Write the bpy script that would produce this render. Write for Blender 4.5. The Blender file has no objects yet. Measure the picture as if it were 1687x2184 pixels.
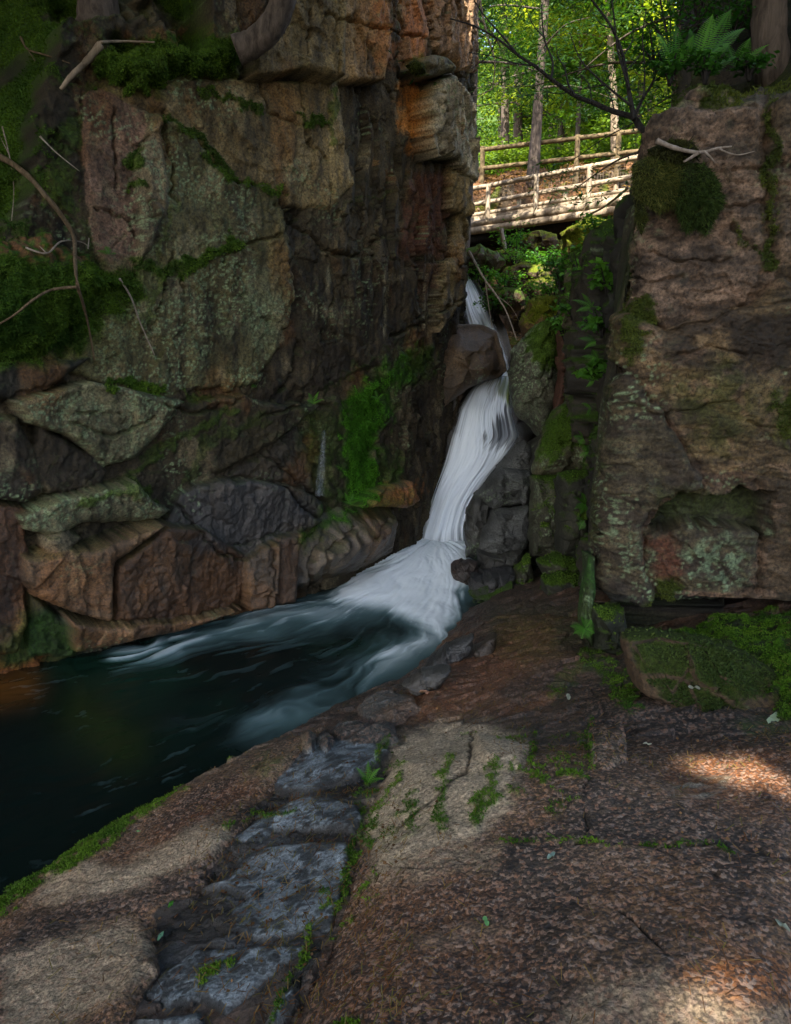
import bpy, math, random
import numpy as np
from mathutils import Vector, Matrix
random.seed(7)
rs = np.random.RandomState(11)
R_ = math.radians
scene = bpy.context.scene
COL = scene.collection

# ------------------------------------------------------------------ camera, world, sun, exposure
PITCH = R_(12.0); CAM = np.array([0.0, 0.0, 1.6]); F = 1455.0; CX, CY = 843.5, 1091.5
camd = bpy.data.cameras.new("camera"); cam = bpy.data.objects.new("camera", camd); COL.objects.link(cam)
camd.sensor_fit = 'VERTICAL'; camd.sensor_height = 36; camd.lens = 18.0 * F / 1091.5
camd.clip_start = 0.05; camd.clip_end = 500
cam.location = CAM; cam.rotation_euler = (math.pi / 2 - PITCH, 0, 0)
scene.camera = cam
SUN_EL, SUN_AZ = 50.0, 205.0        # azimuth clockwise from +Y: the sun stands behind the camera's left shoulder
w = bpy.data.worlds.new("World"); scene.world = w; w.use_nodes = True
nt = w.node_tree; bg = nt.nodes['Background']
sky = nt.nodes.new('ShaderNodeTexSky'); sky.sky_type = 'NISHITA'; sky.sun_disc = False
sky.sun_elevation = R_(SUN_EL); sky.sun_rotation = R_(SUN_AZ); sky.dust_density = 3.0; sky.ozone_density = .6
nt.links.new(sky.outputs[0], bg.inputs[0]); bg.inputs[1].default_value = 0.15
sd = np.array([math.sin(R_(SUN_AZ)) * math.cos(R_(SUN_EL)), math.cos(R_(SUN_AZ)) * math.cos(R_(SUN_EL)), math.sin(R_(SUN_EL))])
ld = bpy.data.lights.new("sun", 'SUN'); lo = bpy.data.objects.new("sun", ld); COL.objects.link(lo)
ld.energy = 5.0; ld.angle = R_(0.5); ld.color = (1.0, 0.93, 0.80)
lo.rotation_euler = Vector(-sd).to_track_quat('-Z', 'Y').to_euler()
scene.view_settings.view_transform = 'Standard'; scene.view_settings.look = 'None'
scene.view_settings.exposure = 2.05; scene.view_settings.gamma = 1
cy = scene.cycles
cy.max_bounces = 5; cy.diffuse_bounces = 3; cy.glossy_bounces = 2; cy.transmission_bounces = 4
cy.transparent_max_bounces = 8; cy.sample_clamp_indirect = 4; cy.use_denoising = True

# ------------------------------------------------------------------ pixel <-> world (photo measured at 1687 x 2183)
FW = np.array([0, math.cos(PITCH), -math.sin(PITCH)]); UP = np.array([0, math.sin(PITCH), math.cos(PITCH)])
def ray(px, py):
    return FW + np.array([1.0, 0, 0]) * ((px - CX) / F) + UP * (-(py - CY) / F)
def at(px, py, Y):
    d = ray(px, py); return CAM + d * (Y / d[1])
def atz(px, py, z):
    d = ray(px, py); return CAM + d * ((z - CAM[2]) / d[2])
def proj(P):
    r = P - CAM; zc = r @ FW; zc = np.where(zc < 0.05, 0.05, zc)
    return CX + F * r[..., 0] / zc, CY - F * (r @ UP) / zc, zc

# ------------------------------------------------------------------ noise in numpy
_perm = rs.permutation(4096).astype(np.int32)
def _h(ix, iy, iz):
    return _perm[(ix + _perm[(iy + _perm[iz & 4095]) & 4095]) & 4095]
_g = rs.normal(size=(4096, 3)); _g /= np.linalg.norm(_g, axis=1)[:, None]
_g = _g.astype(np.float32); _g0, _g1, _g2 = (np.ascontiguousarray(_g[:, i]) for i in range(3))
from concurrent.futures import ThreadPoolExecutor
_pool = ThreadPoolExecutor(4)
def _perlin(x, y, z):
    fl = np.ndim(z) == 0
    ix = np.floor(x).astype(np.int32); iy = np.floor(y).astype(np.int32)
    fx = x - ix; fy = y - iy; u = fx * fx * fx * (fx * (fx * 6 - 15) + 10); v = fy * fy * fy * (fy * (fy * 6 - 15) + 10)
    if fl:
        k0 = int(_perm[int(z * 37) & 4095]); pa = _perm[(iy + k0) & 4095]; pb = _perm[(iy + 1 + k0) & 4095]; q = 1.25
        def c(a, p, b):
            g = _perm[(ix + a + p) & 4095]; return _g0[g] * (fx - a) + _g1[g] * (fy - b)
        a = c(0, pa, 0); b = c(0, pb, 1)
        a += (c(1, pa, 0) - a) * u; b += (c(1, pb, 1) - b) * u
        return (a + (b - a) * v) * np.float32(1.6 * q)
    iz = np.floor(z).astype(np.int32); fz = z - iz; t = fz * fz * fz * (fz * (fz * 6 - 15) + 10)
    def c(a, b, d):
        g = _h(ix + a, iy + b, iz + d); return _g0[g] * (fx - a) + _g1[g] * (fy - b) + _g2[g] * (fz - d)
    x00 = c(0, 0, 0) * (1 - u) + c(1, 0, 0) * u; x10 = c(0, 1, 0) * (1 - u) + c(1, 1, 0) * u
    x01 = c(0, 0, 1) * (1 - u) + c(1, 0, 1) * u; x11 = c(0, 1, 1) * (1 - u) + c(1, 1, 1) * u
    return ((x00 * (1 - v) + x10 * v) * (1 - t) + (x01 * (1 - v) + x11 * v) * t) * np.float32(1.6)
def _par(fn, *arr):
    arr = [np.asarray(v, np.float32) for v in arr]; sh = np.broadcast_shapes(*[v.shape for v in arr]); n = int(np.prod(sh)) if sh else 1
    if n < 40000: return fn(*[v if v.ndim == 0 and i == 2 else np.broadcast_to(v, sh) for i, v in enumerate(arr)])
    fl = [v if (v.ndim == 0 and i == 2) else np.ascontiguousarray(np.broadcast_to(v, sh)).ravel() for i, v in enumerate(arr)]
    ck = [slice(i, i + 30000) for i in range(0, n, 30000)]
    r = list(_pool.map(lambda s_: fn(*[v if v.ndim == 0 else v[s_] for v in fl]), ck))
    if isinstance(r[0], tuple): return tuple(np.concatenate([q[i] for q in r]).reshape(sh) for i in range(len(r[0])))
    return np.concatenate(r).reshape(sh)
def perlin(x, y, z): return _par(_perlin, x, y, z)
def _fbm(o, g):
    def f(x, y, z):
        s = 0; a = 1.0; n = 0
        for i in range(o):
            s = s + np.float32(a) * _perlin(x * np.float32(2 ** i) + np.float32(17 * i), y * np.float32(2 ** i) + np.float32(5 * i), z * np.float32(2 ** i) + np.float32(3 * i)); n += a; a *= g
        return s * np.float32(1.5 / n)
    return f
def fbm(x, y, z, o=4, g=0.5): return _par(_fbm(o, g), x, y, z)
def worley(x, y, seed=0):
    """nearest cell in 2-D: distance, second distance, cell hash, offset to centre"""
    return _par(lambda a, b: _worley(a, b, seed), x, y)
def _worley(x, y, seed):
    ix = np.floor(x).astype(np.int32); iy = np.floor(y).astype(np.int32)
    f1 = np.full(x.shape, 9.0, np.float32); f2 = f1.copy(); hid = np.zeros(x.shape, np.int32)
    dx1 = np.zeros(x.shape, np.float32); dy1 = dx1.copy()
    for a in (-1, 0, 1):
        for b in (-1, 0, 1):
            h = _h(ix + a, iy + b, np.int32(seed)); h2 = _perm[(h + 77) & 4095]
            cx = ix + a + np.float32(0.1) + h * np.float32(.8 / 4096); cy_ = iy + b + np.float32(0.1) + h2 * np.float32(.8 / 4096)
            ddx = (x - cx).astype(np.float32); ddy = (y - cy_).astype(np.float32); d = np.sqrt(ddx * ddx + ddy * ddy)
            m = d < f1
            f2 = np.where(m, f1, np.minimum(f2, d)); f1 = np.where(m, d, f1)
            hid = np.where(m, h, hid); dx1 = np.where(m, ddx, dx1); dy1 = np.where(m, ddy, dy1)
    return f1, f2, hid, dx1, dy1
def rnd(hid, k):
    return _perm[(hid + 131 * k) & 4095] / 4096.0
def facet(x, y, sx, sy, seed=0, slope=0.35, off=0.5):
    """chipped-rock relief: every cell is a tilted facet; about unit height"""
    f1, f2, hid, dx, dy = worley(x / sx, y / sy, seed)
    return (rnd(hid, 1) - .5) * slope * 2 * dx * 2 + (rnd(hid, 2) - .5) * slope * 2 * dy * 2 + (rnd(hid, 3) - .5) * off
def sstep(a, b, x):
    t = np.clip((x - a) / (b - a), 0, 1); return t * t * (3 - 2 * t)
def mixc(c, col, m):
    return c * (1 - m[..., None]) + np.array(col, np.float32) * m[..., None]

def poly_sd(px, py, poly):
    """signed distance in pixels, positive inside"""
    d = np.full(px.shape, 1e9, np.float32); ins = np.zeros(px.shape, bool); n = len(poly)
    for i in range(n):
        x0, y0 = poly[i]; x1, y1 = poly[(i + 1) % n]
        ex, ey = x1 - x0, y1 - y0; L = ex * ex + ey * ey + 1e-9
        t = np.clip(((px - x0) * ex + (py - y0) * ey) / L, 0, 1)
        q = (px - x0 - t * ex) ** 2 + (py - y0 - t * ey) ** 2
        d = np.minimum(d, q)
        if y0 != y1:
            c = ((y0 > py) != (y1 > py)) & (px < (x1 - x0) * (py - y0) / (y1 - y0) + x0)
            ins ^= c
    d = np.sqrt(d); return np.where(ins, d, -d)
def in_poly(px, py, poly, feather=10):
    return sstep(-feather, feather, poly_sd(px, py, poly))
def line_d(px, py, pts):
    d = np.full(px.shape, 1e9, np.float32)
    for (x0, y0), (x1, y1) in zip(pts[:-1], pts[1:]):
        ex, ey = x1 - x0, y1 - y0; L = ex * ex + ey * ey + 1e-9
        t = np.clip(((px - x0) * ex + (py - y0) * ey) / L, 0, 1)
        d = np.minimum(d, (px - x0 - t * ex) ** 2 + (py - y0 - t * ey) ** 2)
    return np.sqrt(d)
def stroke(px, py, pts, wd):
    return np.exp(-(line_d(px, py, pts) / wd) ** 2)

# ------------------------------------------------------------------ objects, tags
def tag(o, label=None, cat=None, group=None, kind=None):
    if label: o['label'] = label
    if cat: o['category'] = cat
    if group: o['group'] = group
    if kind: o['kind'] = kind
    return o
def empty(name, loc=(0, 0, 0), label=None, cat=None, group=None):
    o = bpy.data.objects.new(name, None); COL.objects.link(o); o.location = loc; o.empty_display_size = .1
    return tag(o, label, cat, group)
def mesh_obj(name, V, Fc, mat, parent=None, col=None, smooth=True, origin=None):
    """V (n,3) array; Fc (m,k) int array, k = 3 or 4; col (n,4) float point colours"""
    V = np.asarray(V, np.float32).reshape(-1, 3); Fc = np.asarray(Fc, np.int32)
    loc = np.zeros(3) if origin is None else np.asarray(origin, float)
    me = bpy.data.meshes.new(name); k = Fc.shape[1]
    me.vertices.add(len(V)); me.vertices.foreach_set('co', (V - loc).astype(np.float32).ravel())
    me.loops.add(Fc.size); me.loops.foreach_set('vertex_index', Fc.ravel())
    me.polygons.add(len(Fc)); me.polygons.foreach_set('loop_start', np.arange(0, Fc.size, k, dtype=np.int32))
    me.polygons.foreach_set('use_smooth', np.full(len(Fc), smooth, dtype=bool))
    me.update(calc_edges=True)
    if col is not None:
        a = me.color_attributes.new('Col', 'FLOAT_COLOR', 'POINT'); a.data.foreach_set('color', np.asarray(col, np.float32).ravel())
    if mat: me.materials.append(mat)
    o = bpy.data.objects.new(name, me); COL.objects.link(o); o.location = loc
    if parent is not None:
        o.parent = parent; o.location = loc - np.array(parent.location)
    return o
def grid_faces(n, m, wrap=False):
    i = np.arange(n - 1)[:, None]; mm = m if wrap else m - 1; j = np.arange(mm)[None, :]; j2 = (j + 1) % m
    return np.stack([i * m + j, i * m + j2, (i + 1) * m + j2, (i + 1) * m + j], -1).reshape(-1, 4)

# ------------------------------------------------------------------ materials
def newmat(name):
    m = bpy.data.materials.new(name); m.use_nodes = True; n = m.node_tree; n.nodes.clear()
    out = n.nodes.new('ShaderNodeOutputMaterial'); return m, n, out
def N(n, t, **k):
    x = n.nodes.new(t)
    for a, b in k.items(): setattr(x, a, b)
    return x
def math_(n, op, a, b=None, c=None):
    x = N(n, 'ShaderNodeMath', operation=op)
    for i, v in enumerate((a, b, c)):
        if v is None: continue
        if isinstance(v, (int, float)): x.inputs[i].default_value = v
        else: n.links.new(v, x.inputs[i])
    return x.outputs[0]
def mix_rgb(n, bt, f, a, b):
    x = N(n, 'ShaderNodeMix', data_type='RGBA', blend_type=bt)
    for s, v in ((0, f), (6, a), (7, b)):
        if isinstance(v, (int, float)): x.inputs[s].default_value = v
        elif isinstance(v, tuple): x.inputs[s].default_value = v
        else: n.links.new(v, x.inputs[s])
    return x.outputs[2]
def noise(n, co, sc, det=6, rough=.6, dist=0):
    x = N(n, 'ShaderNodeTexNoise'); x.inputs['Scale'].default_value = sc; x.inputs['Detail'].default_value = det
    x.inputs['Roughness'].default_value = rough; x.inputs['Distortion'].default_value = dist; n.links.new(co, x.inputs['Vector']); return x.outputs[0]
def ramp(n, f, a, b, ca=(0, 0, 0, 1), cb=(1, 1, 1, 1)):
    x = N(n, 'ShaderNodeMapRange'); x.inputs[1].default_value = a; x.inputs[2].default_value = b; n.links.new(f, x.inputs[0]); return x.outputs[0]
def rock_mat(name, grain=False, bump=.8, fine=48):
    m, n, out = newmat(name)
    att = N(n, 'ShaderNodeAttribute', attribute_name='Col'); geo = N(n, 'ShaderNodeNewGeometry'); co = geo.outputs['Position']
    n1 = noise(n, co, fine, 8, .7); n2 = noise(n, co, 9, 5, .6)
    c = mix_rgb(n, 'MULTIPLY', 1.0, att.outputs['Color'], (1, 1, 1, 1))
    f = math_(n, 'MULTIPLY', ramp(n, n1, .32, .68), 1.75); f = math_(n, 'ADD', f, .12)
    f = math_(n, 'MULTIPLY', f, math_(n, 'ADD', math_(n, 'MULTIPLY', n2, .9), .55))
    cc = N(n, 'ShaderNodeCombineXYZ')
    for i in range(3): n.links.new(f, cc.inputs[i])
    gm = N(n, 'ShaderNodeGamma'); gm.inputs[1].default_value = 1.4; n.links.new(att.outputs['Color'], gm.inputs[0]); gs = mix_rgb(n, 'MULTIPLY', 1.0, gm.outputs[0], (2.0, 2.0, 2.0, 1))
    c = mix_rgb(n, 'MULTIPLY', 1.0, gs, cc.outputs[0]); c = mix_rgb(n, 'MULTIPLY', 1.0, c, (.95, .91, .77, 1))
    hgt = n1
    if grain:
        v = N(n, 'ShaderNodeTexVoronoi'); v.inputs['Scale'].default_value = 76; n.links.new(co, v.inputs['Vector'])
        v2 = N(n, 'ShaderNodeTexVoronoi'); v2.inputs['Scale'].default_value = 120; n.links.new(co, v2.inputs['Vector'])
        sep = N(n, 'ShaderNodeSeparateColor'); n.links.new(v.outputs['Color'], sep.inputs[0])
        sep2 = N(n, 'ShaderNodeSeparateColor'); n.links.new(v2.outputs['Color'], sep2.inputs[0])
        bright = math_(n, 'GREATER_THAN', sep.outputs[0], .6)
        dark = math_(n, 'LESS_THAN', sep2.outputs[0], .38)
        amp = N(n, 'ShaderNodeAttribute', attribute_name='Grain'); a = amp.outputs['Fac']
        c = mix_rgb(n, 'MIX', math_(n, 'MULTIPLY', math_(n, 'MULTIPLY', bright, a), .8), c, mix_rgb(n, 'MIX', sep.outputs[1], (.38, .18, .095, 1), (.36, .27, .21, 1)))
        c = mix_rgb(n, 'MIX', math_(n, 'MULTIPLY', math_(n, 'MULTIPLY', dark, a), .8), c, (.018, .016, .016, 1))
        hgt = math_(n, 'ADD', n1, math_(n, 'MULTIPLY', math_(n, 'MULTIPLY', v.outputs['Distance'], a), -.45))
    p = N(n, 'ShaderNodeBsdfPrincipled'); n.links.new(c, p.inputs['Base Color'])
    wet = att.outputs['Alpha']
    rr = N(n, 'ShaderNodeMapRange'); rr.inputs[3].default_value = .92; rr.inputs[4].default_value = .22; n.links.new(wet, rr.inputs[0])
    r2 = math_(n, 'ADD', rr.outputs[0], math_(n, 'MULTIPLY', math_(n, 'SUBTRACT', n1, .5), .35)); n.links.new(r2, p.inputs['Roughness'])
    n.links.new(ramp(n, wet, -.2, 1), p.inputs['Specular IOR Level'])
    b = N(n, 'ShaderNodeBump'); b.inputs['Strength'].default_value = bump; b.inputs['Distance'].default_value = .018; n.links.new(hgt, b.inputs['Height'])
    n.links.new(b.outputs[0], p.inputs['Normal']); n.links.new(p.outputs[0], out.inputs[0]); return m
M_ROCK = rock_mat('wet_gorge_rock'); M_GRAN = rock_mat('coarse_granite', True, .9, 70)
def leaf_mat(name, base=None, trans=.45, rough=.5, vary=.35):
    m, n, out = newmat(name)
    if base is None:
        a = N(n, 'ShaderNodeAttribute', attribute_name='Col'); c = a.outputs['Color']
    else:
        rgb = N(n, 'ShaderNodeRGB'); rgb.outputs[0].default_value = (*base, 1); c = rgb.outputs[0]
    d = N(n, 'ShaderNodeBsdfPrincipled'); n.links.new(c, d.inputs['Base Color']); d.inputs['Roughness'].default_value = rough; d.inputs['Specular IOR Level'].default_value = .25
    t = N(n, 'ShaderNodeBsdfTranslucent'); tc = mix_rgb(n, 'MULTIPLY', 1.0, c, (1.5, 1.35, .5, 1)); n.links.new(tc, t.inputs[0])
    mx = N(n, 'ShaderNodeMixShader'); mx.inputs[0].default_value = trans
    n.links.new(d.outputs[0], mx.inputs[1]); n.links.new(t.outputs[0], mx.inputs[2]); n.links.new(mx.outputs[0], out.inputs[0]); return m
M_LEAF = leaf_mat('leaf'); M_MOSS = leaf_mat('moss_blades', None, .25, .8)
def bark_mat(name, a, b, sc=14, rough=.85):
    m, n, out = newmat(name); geo = N(n, 'ShaderNodeNewGeometry')
    mp = N(n, 'ShaderNodeMapping'); mp.inputs['Scale'].default_value = (1, 1, .25); n.links.new(geo.outputs['Position'], mp.inputs[0])
    f = noise(n, mp.outputs[0], sc, 8, .7, .6)
    c = mix_rgb(n, 'MIX', ramp(n, f, .35, .65), (*a, 1), (*b, 1))
    p = N(n, 'ShaderNodeBsdfPrincipled'); n.links.new(c, p.inputs['Base Color']); p.inputs['Roughness'].default_value = rough; p.inputs['Specular IOR Level'].default_value = .2
    bu = N(n, 'ShaderNodeBump'); bu.inputs['Strength'].default_value = .8; bu.inputs['Distance'].default_value = .03; n.links.new(f, bu.inputs['Height'])
    n.links.new(bu.outputs[0], p.inputs['Normal']); n.links.new(p.outputs[0], out.inputs[0]); return m
M_BARK = bark_mat('bark', (.035, .026, .02), (.13, .10, .08)); M_BARKP = bark_mat('pale_bark', (.10, .07, .045), (.34, .26, .18), 8)
M_TWIG = bark_mat('dark_twig', (.010, .009, .008), (.035, .03, .028), 40); M_DEAD = bark_mat('dead_wood', (.16, .12, .09), (.36, .30, .25), 30)
M_BRANCH = bark_mat('brown_branch', (.06, .04, .022), (.17, .12, .07), 30)
M_WOOD = bark_mat('weathered_log', (.20, .15, .10), (.42, .34, .25), 12, .7); M_WOODD = bark_mat('old_rail', (.07, .05, .025), (.16, .115, .06), 12, .8)

# ------------------------------------------------------------------ relief surfaces: a sheet in world space pushed out along its normal, block by block
def relief(P, Nn, A, B, blocks, base_h, chip=1.0):
    """P,Nn (n,m,3); A,B metres along the sheet; blocks = (outline, offset, (tilt_a, tilt_b), bevel_r, bevel_drop, colour, wet, opts)"""
    n, m = A.shape
    wa = fbm(A * 1.3, B * 1.3, 3.1, 3) ; wb = fbm(A * 1.3 + 40, B * 1.3, 8.1, 3)
    ja = fbm(A * 7, B * 7, 1.7, 3); jb = fbm(A * 7 + 30, B * 7, 5.7, 3)
    H = base_h.astype(np.float32).copy(); ID = np.full((n, m), -1)
    S = np.full((n, m), 1.0, np.float32)
    for k, b in enumerate(blocks):
        poly, d0, tilt, r, drop = b[:5]; o = b[7] if len(b) > 7 else {}
        Q = P + Nn * d0; px, py, zc = proj(Q)
        xs = [p[0] for p in poly]; ys = [p[1] for p in poly]
        msk = (px > min(xs) - 25) & (px < max(xs) + 25) & (py > min(ys) - 25) & (py < max(ys) + 25) & (zc > .3)
        if not msk.any(): continue
        z = zc[msk]; jx = px[msk] + (wa[msk] * 5 + ja[msk] * 4) * o.get('rag', 1); jy = py[msk] + (wb[msk] * 5 + jb[msk] * 4) * o.get('rag', 1)
        s = poly_sd(jx, jy, poly) * z / F
        a = A[msk]; bb = B[msk]; ins = s > 0
        ca = a[ins].mean() if ins.any() else 0; cb = bb[ins].mean() if ins.any() else 0
        t = np.clip(1 - s / r, 0, 1)
        h = d0 + tilt[0] * (a - ca) + tilt[1] * (bb - cb) - drop * t * t
        if 'dome' in o: h = h + o['dome'] * np.sqrt(np.clip(s / o.get('dr', .4), 0, 1))
        hm = H[msk]; idm = ID[msk]; sm = S[msk]
        w_ = ins & ((h > hm) | (o.get('force', False)))
        if 'cut' in o: w_ = ins
        hm[w_] = h[w_]; idm[w_] = k; sm[w_] = s[w_]
        H[msk] = hm; ID[msk] = idm; S[msk] = sm
    return H, ID, S

def rough_detail(A, B, chip=1.0, seed=0):
    w1 = fbm(A * 2.2, B * 2.2, 4.4 + seed, 3) * .12
    h = facet(A + w1, B * .8 + w1, .42, .55, 3 + seed, .4, .6) * .075
    h = h + facet(A - w1, B + w1 * 2, .15, .22, 9 + seed, .4, .5) * .034
    h = h + facet(A + w1, B, .06, .07, 19 + seed, .5, .4) * .013
    h = h + fbm(A * 3, B * 1.6, 2.2 + seed, 4) * .03 + fbm(A * 25, B * 14, 1.1, 3) * .006
    return h * chip

def cracks(A, B, sc=1.0, seed=0, wd=.02):
    w1 = fbm(A * 1.7, B * 1.7, 6 + seed, 4) * .35
    f1, f2, hid, _, _ = worley((A + w1) / sc, (B * .75 + w1 * .8) / sc, 50 + seed)
    return 1 - sstep(0, wd / sc, f2 - f1), hid

MOSS_PTS = []      # (points, normals, colours, length) collected for the moss fuzz
def vnormals(P):
    da = np.gradient(P, axis=1); db = np.gradient(P, axis=0); nn = np.cross(da, db); return nn / (np.linalg.norm(nn, axis=-1, keepdims=True) + 1e-9)
def fuzz(P, Nn, mask, count, ln, key, c1=(.035, .075, .012), c2=(.10, .15, .02)):
    """sample moss tufts on a sheet where mask is high and the point is in view of the picture"""
    px, py, zc = proj(P)
    wgt = np.clip(mask, 0, 1) * ((px > -60) & (px < 1750) & (py > -60) & (py < 2240)) / np.maximum(zc, .5) ** .7
    wgt = wgt.ravel(); wgt = np.where(wgt > .18, wgt, 0); s = wgt.sum()
    if s <= 0: return
    idx = rs.choice(wgt.size, size=count, p=wgt / s)
    MOSS_PTS.append((P.reshape(-1, 3)[idx], Nn.reshape(-1, 3)[idx], c1, c2, ln, key))

def emit_moss(name, label, entries, width=.3):
    VV = []; CC = []; 
    for (p, nn, c1, c2, ln) in entries:
        k = len(p); L = ln * rs.uniform(.5, 1.3, k)[:, None]
        d = nn * .8 + rs.normal(size=(k, 3)) * .55 + np.array([0, 0, -.15]); d /= np.linalg.norm(d, axis=1)[:, None]
        sd_ = np.cross(d, rs.normal(size=(k, 3))); sd_ /= np.linalg.norm(sd_, axis=1)[:, None] + 1e-9
        j = rs.normal(size=(k, 3)) * ln * .35
        b0 = p + j; wd = L * width
        VV.append(np.stack([b0 - sd_ * wd, b0 + sd_ * wd, b0 + d * L], 1).reshape(-1, 3))
        t = np.clip(fbm(p[:, 0] * 2.5, p[:, 1] * 2.5, p[:, 2] * 2.5, 3) * .9 + .5 + rs.uniform(-.25, .25, k), 0, 1)[:, None]
        c = np.array(c1) * (1 - t) + np.array(c2) * t
        CC.append(np.repeat(np.concatenate([c, np.ones((k, 1))], 1), 3, 0))
    V = np.concatenate(VV); C = np.concatenate(CC)
    o = mesh_obj(name, V, np.arange(len(V)).reshape(-1, 3), M_MOSS, None, C, False)
    return tag(o, label, 'moss', None, 'stuff')

def paint(base, A, B, P, H, ID, S, blocks, px, py):
    """colour of the rock: block colour, veins, lichen speckle; returns rgb, wet"""
    n, m = A.shape; c = np.tile(np.array(base, np.float32), (n, m, 1)); wet = np.full((n, m), .2, np.float32); lich = np.full((n, m), .3, np.float32)
    for k, b in enumerate(blocks):
        mk = ID == k
        if mk.any():
            c[mk] = np.array(b[5], np.float32); wet[mk] = b[6]; lich[mk] = (b[7] if len(b) > 7 else {}).get('lichen', .3)
    return c, wet, lich

def lichen(c, A, B, lich, col=(.19, .25, .18), sc=1.0):
    f1, f2, hid, _, _ = worley(A * 38 * sc + fbm(A * 9, B * 9, 0, 2), B * 38 * sc, 71)
    patch = sstep(-.35, .55, fbm(A * 1.6, B * 1.6, 7.7, 4) + (lich - .5) * 1.6)
    spot = sstep(.62, .25, f1) * (rnd(hid, 5) > (1 - .55 * np.clip(lich + .15, 0, 1)))
    big = sstep(.25, .5, fbm(A * 5, B * 5, 17.7, 5) + (lich - .6) * .5)
    c = mixc(c, col, np.clip(spot * patch * .8, 0, 1)); return mixc(c, tuple(v * .7 for v in col), big * .35 * np.clip(lich * 1.2, 0, 1) * sstep(-.3, .3, fbm(A * 30, B * 30, 3, 3)))

# ---- boulders: outline traced at its own distance, closed volume with depth
def boulder(name, poly, Y, depth, col, wet=.3, boxy=.45, tilt=0.0, lean=0.0, lich=.25, moss_top=0.0, moss_poly=None, seed=1, chip=1.0, nth=150, nph=90,
            label=None, cat='boulder', group=None, mossc=((.02, .05, .008), (.10, .15, .02)), fz=0, ridge=None, mat=None, strata=0, face=(0.0, 0.0), jag=1.0, kind=None, parent=None, lc=(.19, .25, .18)):
    """poly in photo pixels, Y its distance; depth its half thickness in metres"""
    pts = np.array([at(x, y, Y) for x, y in poly]); c0 = pts.mean(0)
    nrm = np.array([face[0], -1.0, face[1]]); nrm /= np.linalg.norm(nrm)
    ex = np.array([1.0, 0, 0]); ez = np.array([0, 0, 1.0])
    q = np.stack([(pts - c0) @ ex, (pts - c0) @ ez], 1)
    th = np.linspace(0, 2 * math.pi, nth, endpoint=False); r = np.zeros(nth)
    for i in range(len(q)):
        a = q[i]; b = q[(i + 1) % len(q)]; e = b - a
        den = np.cos(th) * e[1] - np.sin(th) * e[0]; den = np.where(abs(den) < 1e-9, 1e-9, den)
        t = (a[0] * e[1] - a[1] * e[0]) / den; u = (a[0] * np.sin(th) - a[1] * np.cos(th)) / den
        # point on ray t*(cos,sin) = a + u' e
        uu = (t * np.cos(th) - a[0]) * e[0] + (t * np.sin(th) - a[1]) * e[1]; uu = uu / (e @ e + 1e-12)
        ok = (t > 0) & (uu > -1e-6) & (uu < 1 + 1e-6); r = np.where(ok & (t > r), t, r)
    r = np.where(r < 1e-4, np.median(r), r)
    ph = np.concatenate([np.linspace(0, .5, int(nph * .62)) ** 1.0, np.linspace(.5, 1, nph - int(nph * .62) + 1)[1:]]) * math.pi
    sp = np.sin(ph) ** boxy if boxy else np.sin(ph); g = np.sign(np.cos(ph)) * np.abs(np.cos(ph)) ** boxy
    lin = np.clip(np.minimum(ph, math.pi - ph) / (math.pi / 2), 0, 1)
    sp = sp * .5 + lin * .5
    X = sp[:, None] * (r * np.cos(th))[None, :]; Z = sp[:, None] * (r * np.sin(th))[None, :]; D = np.repeat((g * depth)[:, None], nth, 1)
    D = D * (.93 + .07 * np.cos(3 * th)[None, :])
    front = sstep(-.2, .6, np.cos(ph))[:, None]
    D = D + (X * tilt + Z * lean) * front
    if ridge:           # each ridge: (gx, gz, off): the front is cut back behind that plane
        cut = np.zeros_like(X)
        for gx, gz, off in ridge: cut = np.minimum(cut, -(X * gx + Z * gz - off))
        D = D + cut * front
    Pp = c0 + X[..., None] * ex + Z[..., None] * ez + D[..., None] * nrm
    sc = chip * min(1.0, depth * 2.2 + .25)
    U1 = X + seed * 3.3; V1 = Z + seed * 1.7 + D * .3
    wv = fbm(U1 * 2, V1 * 2, D * 2 + seed, 3)
    d2 = facet(U1 + wv * .1, V1 + wv * .1, .30, .26, seed, .5, .7) * .10 + facet(U1, V1, .11, .10, seed + 5, .5, .5) * .042 + fbm(Pp[..., 0] * 9, Pp[..., 1] * 9, Pp[..., 2] * 9, 4) * .015
    if strata: d2 = d2 + np.round(np.sin((V1 * 1.0 + wv * .05) * strata) * 1.2) * .012
    nn = vnormals(Pp)
    if (nn[5, :] @ nrm).mean() < 0: nn = -nn
    Pp = Pp + nn * (d2 * sc)[..., None] * (.35 + .65 * np.abs(np.cos(ph)))[:, None, None] * jag
    Pp[0] = Pp[0].mean(0); Pp[-1] = Pp[-1].mean(0); Pp[1] = Pp[1] * .3 + Pp[2] * .7 
    nn = vnormals(Pp)
    if (nn[8, :] @ nrm).mean() < 0: nn = -nn
    A_, B_ = Pp[..., 0] + seed, Pp[..., 2] + Pp[..., 1] * .4
    c = np.tile(np.array(col, np.float32), X.shape + (1,))
    v = fbm(A_ * 3, B_ * 3, seed, 5); c = c * (1 + .45 * v)[..., None]
    c = lichen(c, A_, B_, np.full(X.shape, lich), lc)
    wt = np.full(X.shape, wet, np.float32)
    mm = np.zeros_like(X)
    if moss_top: mm = sstep(.25, .75, nn[..., 2] + fbm(A_ * 4, B_ * 4, 3, 4) * .45 + (moss_top - .5))
    if moss_poly:
        px, py, zc = proj(Pp)
        for mp in moss_poly: mm = np.maximum(mm, in_poly(px + fbm(A_ * 9, B_ * 9, 3, 4) * 22, py + fbm(A_ * 9 + 9, B_ * 9, 3, 4) * 22, mp, 9))
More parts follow.
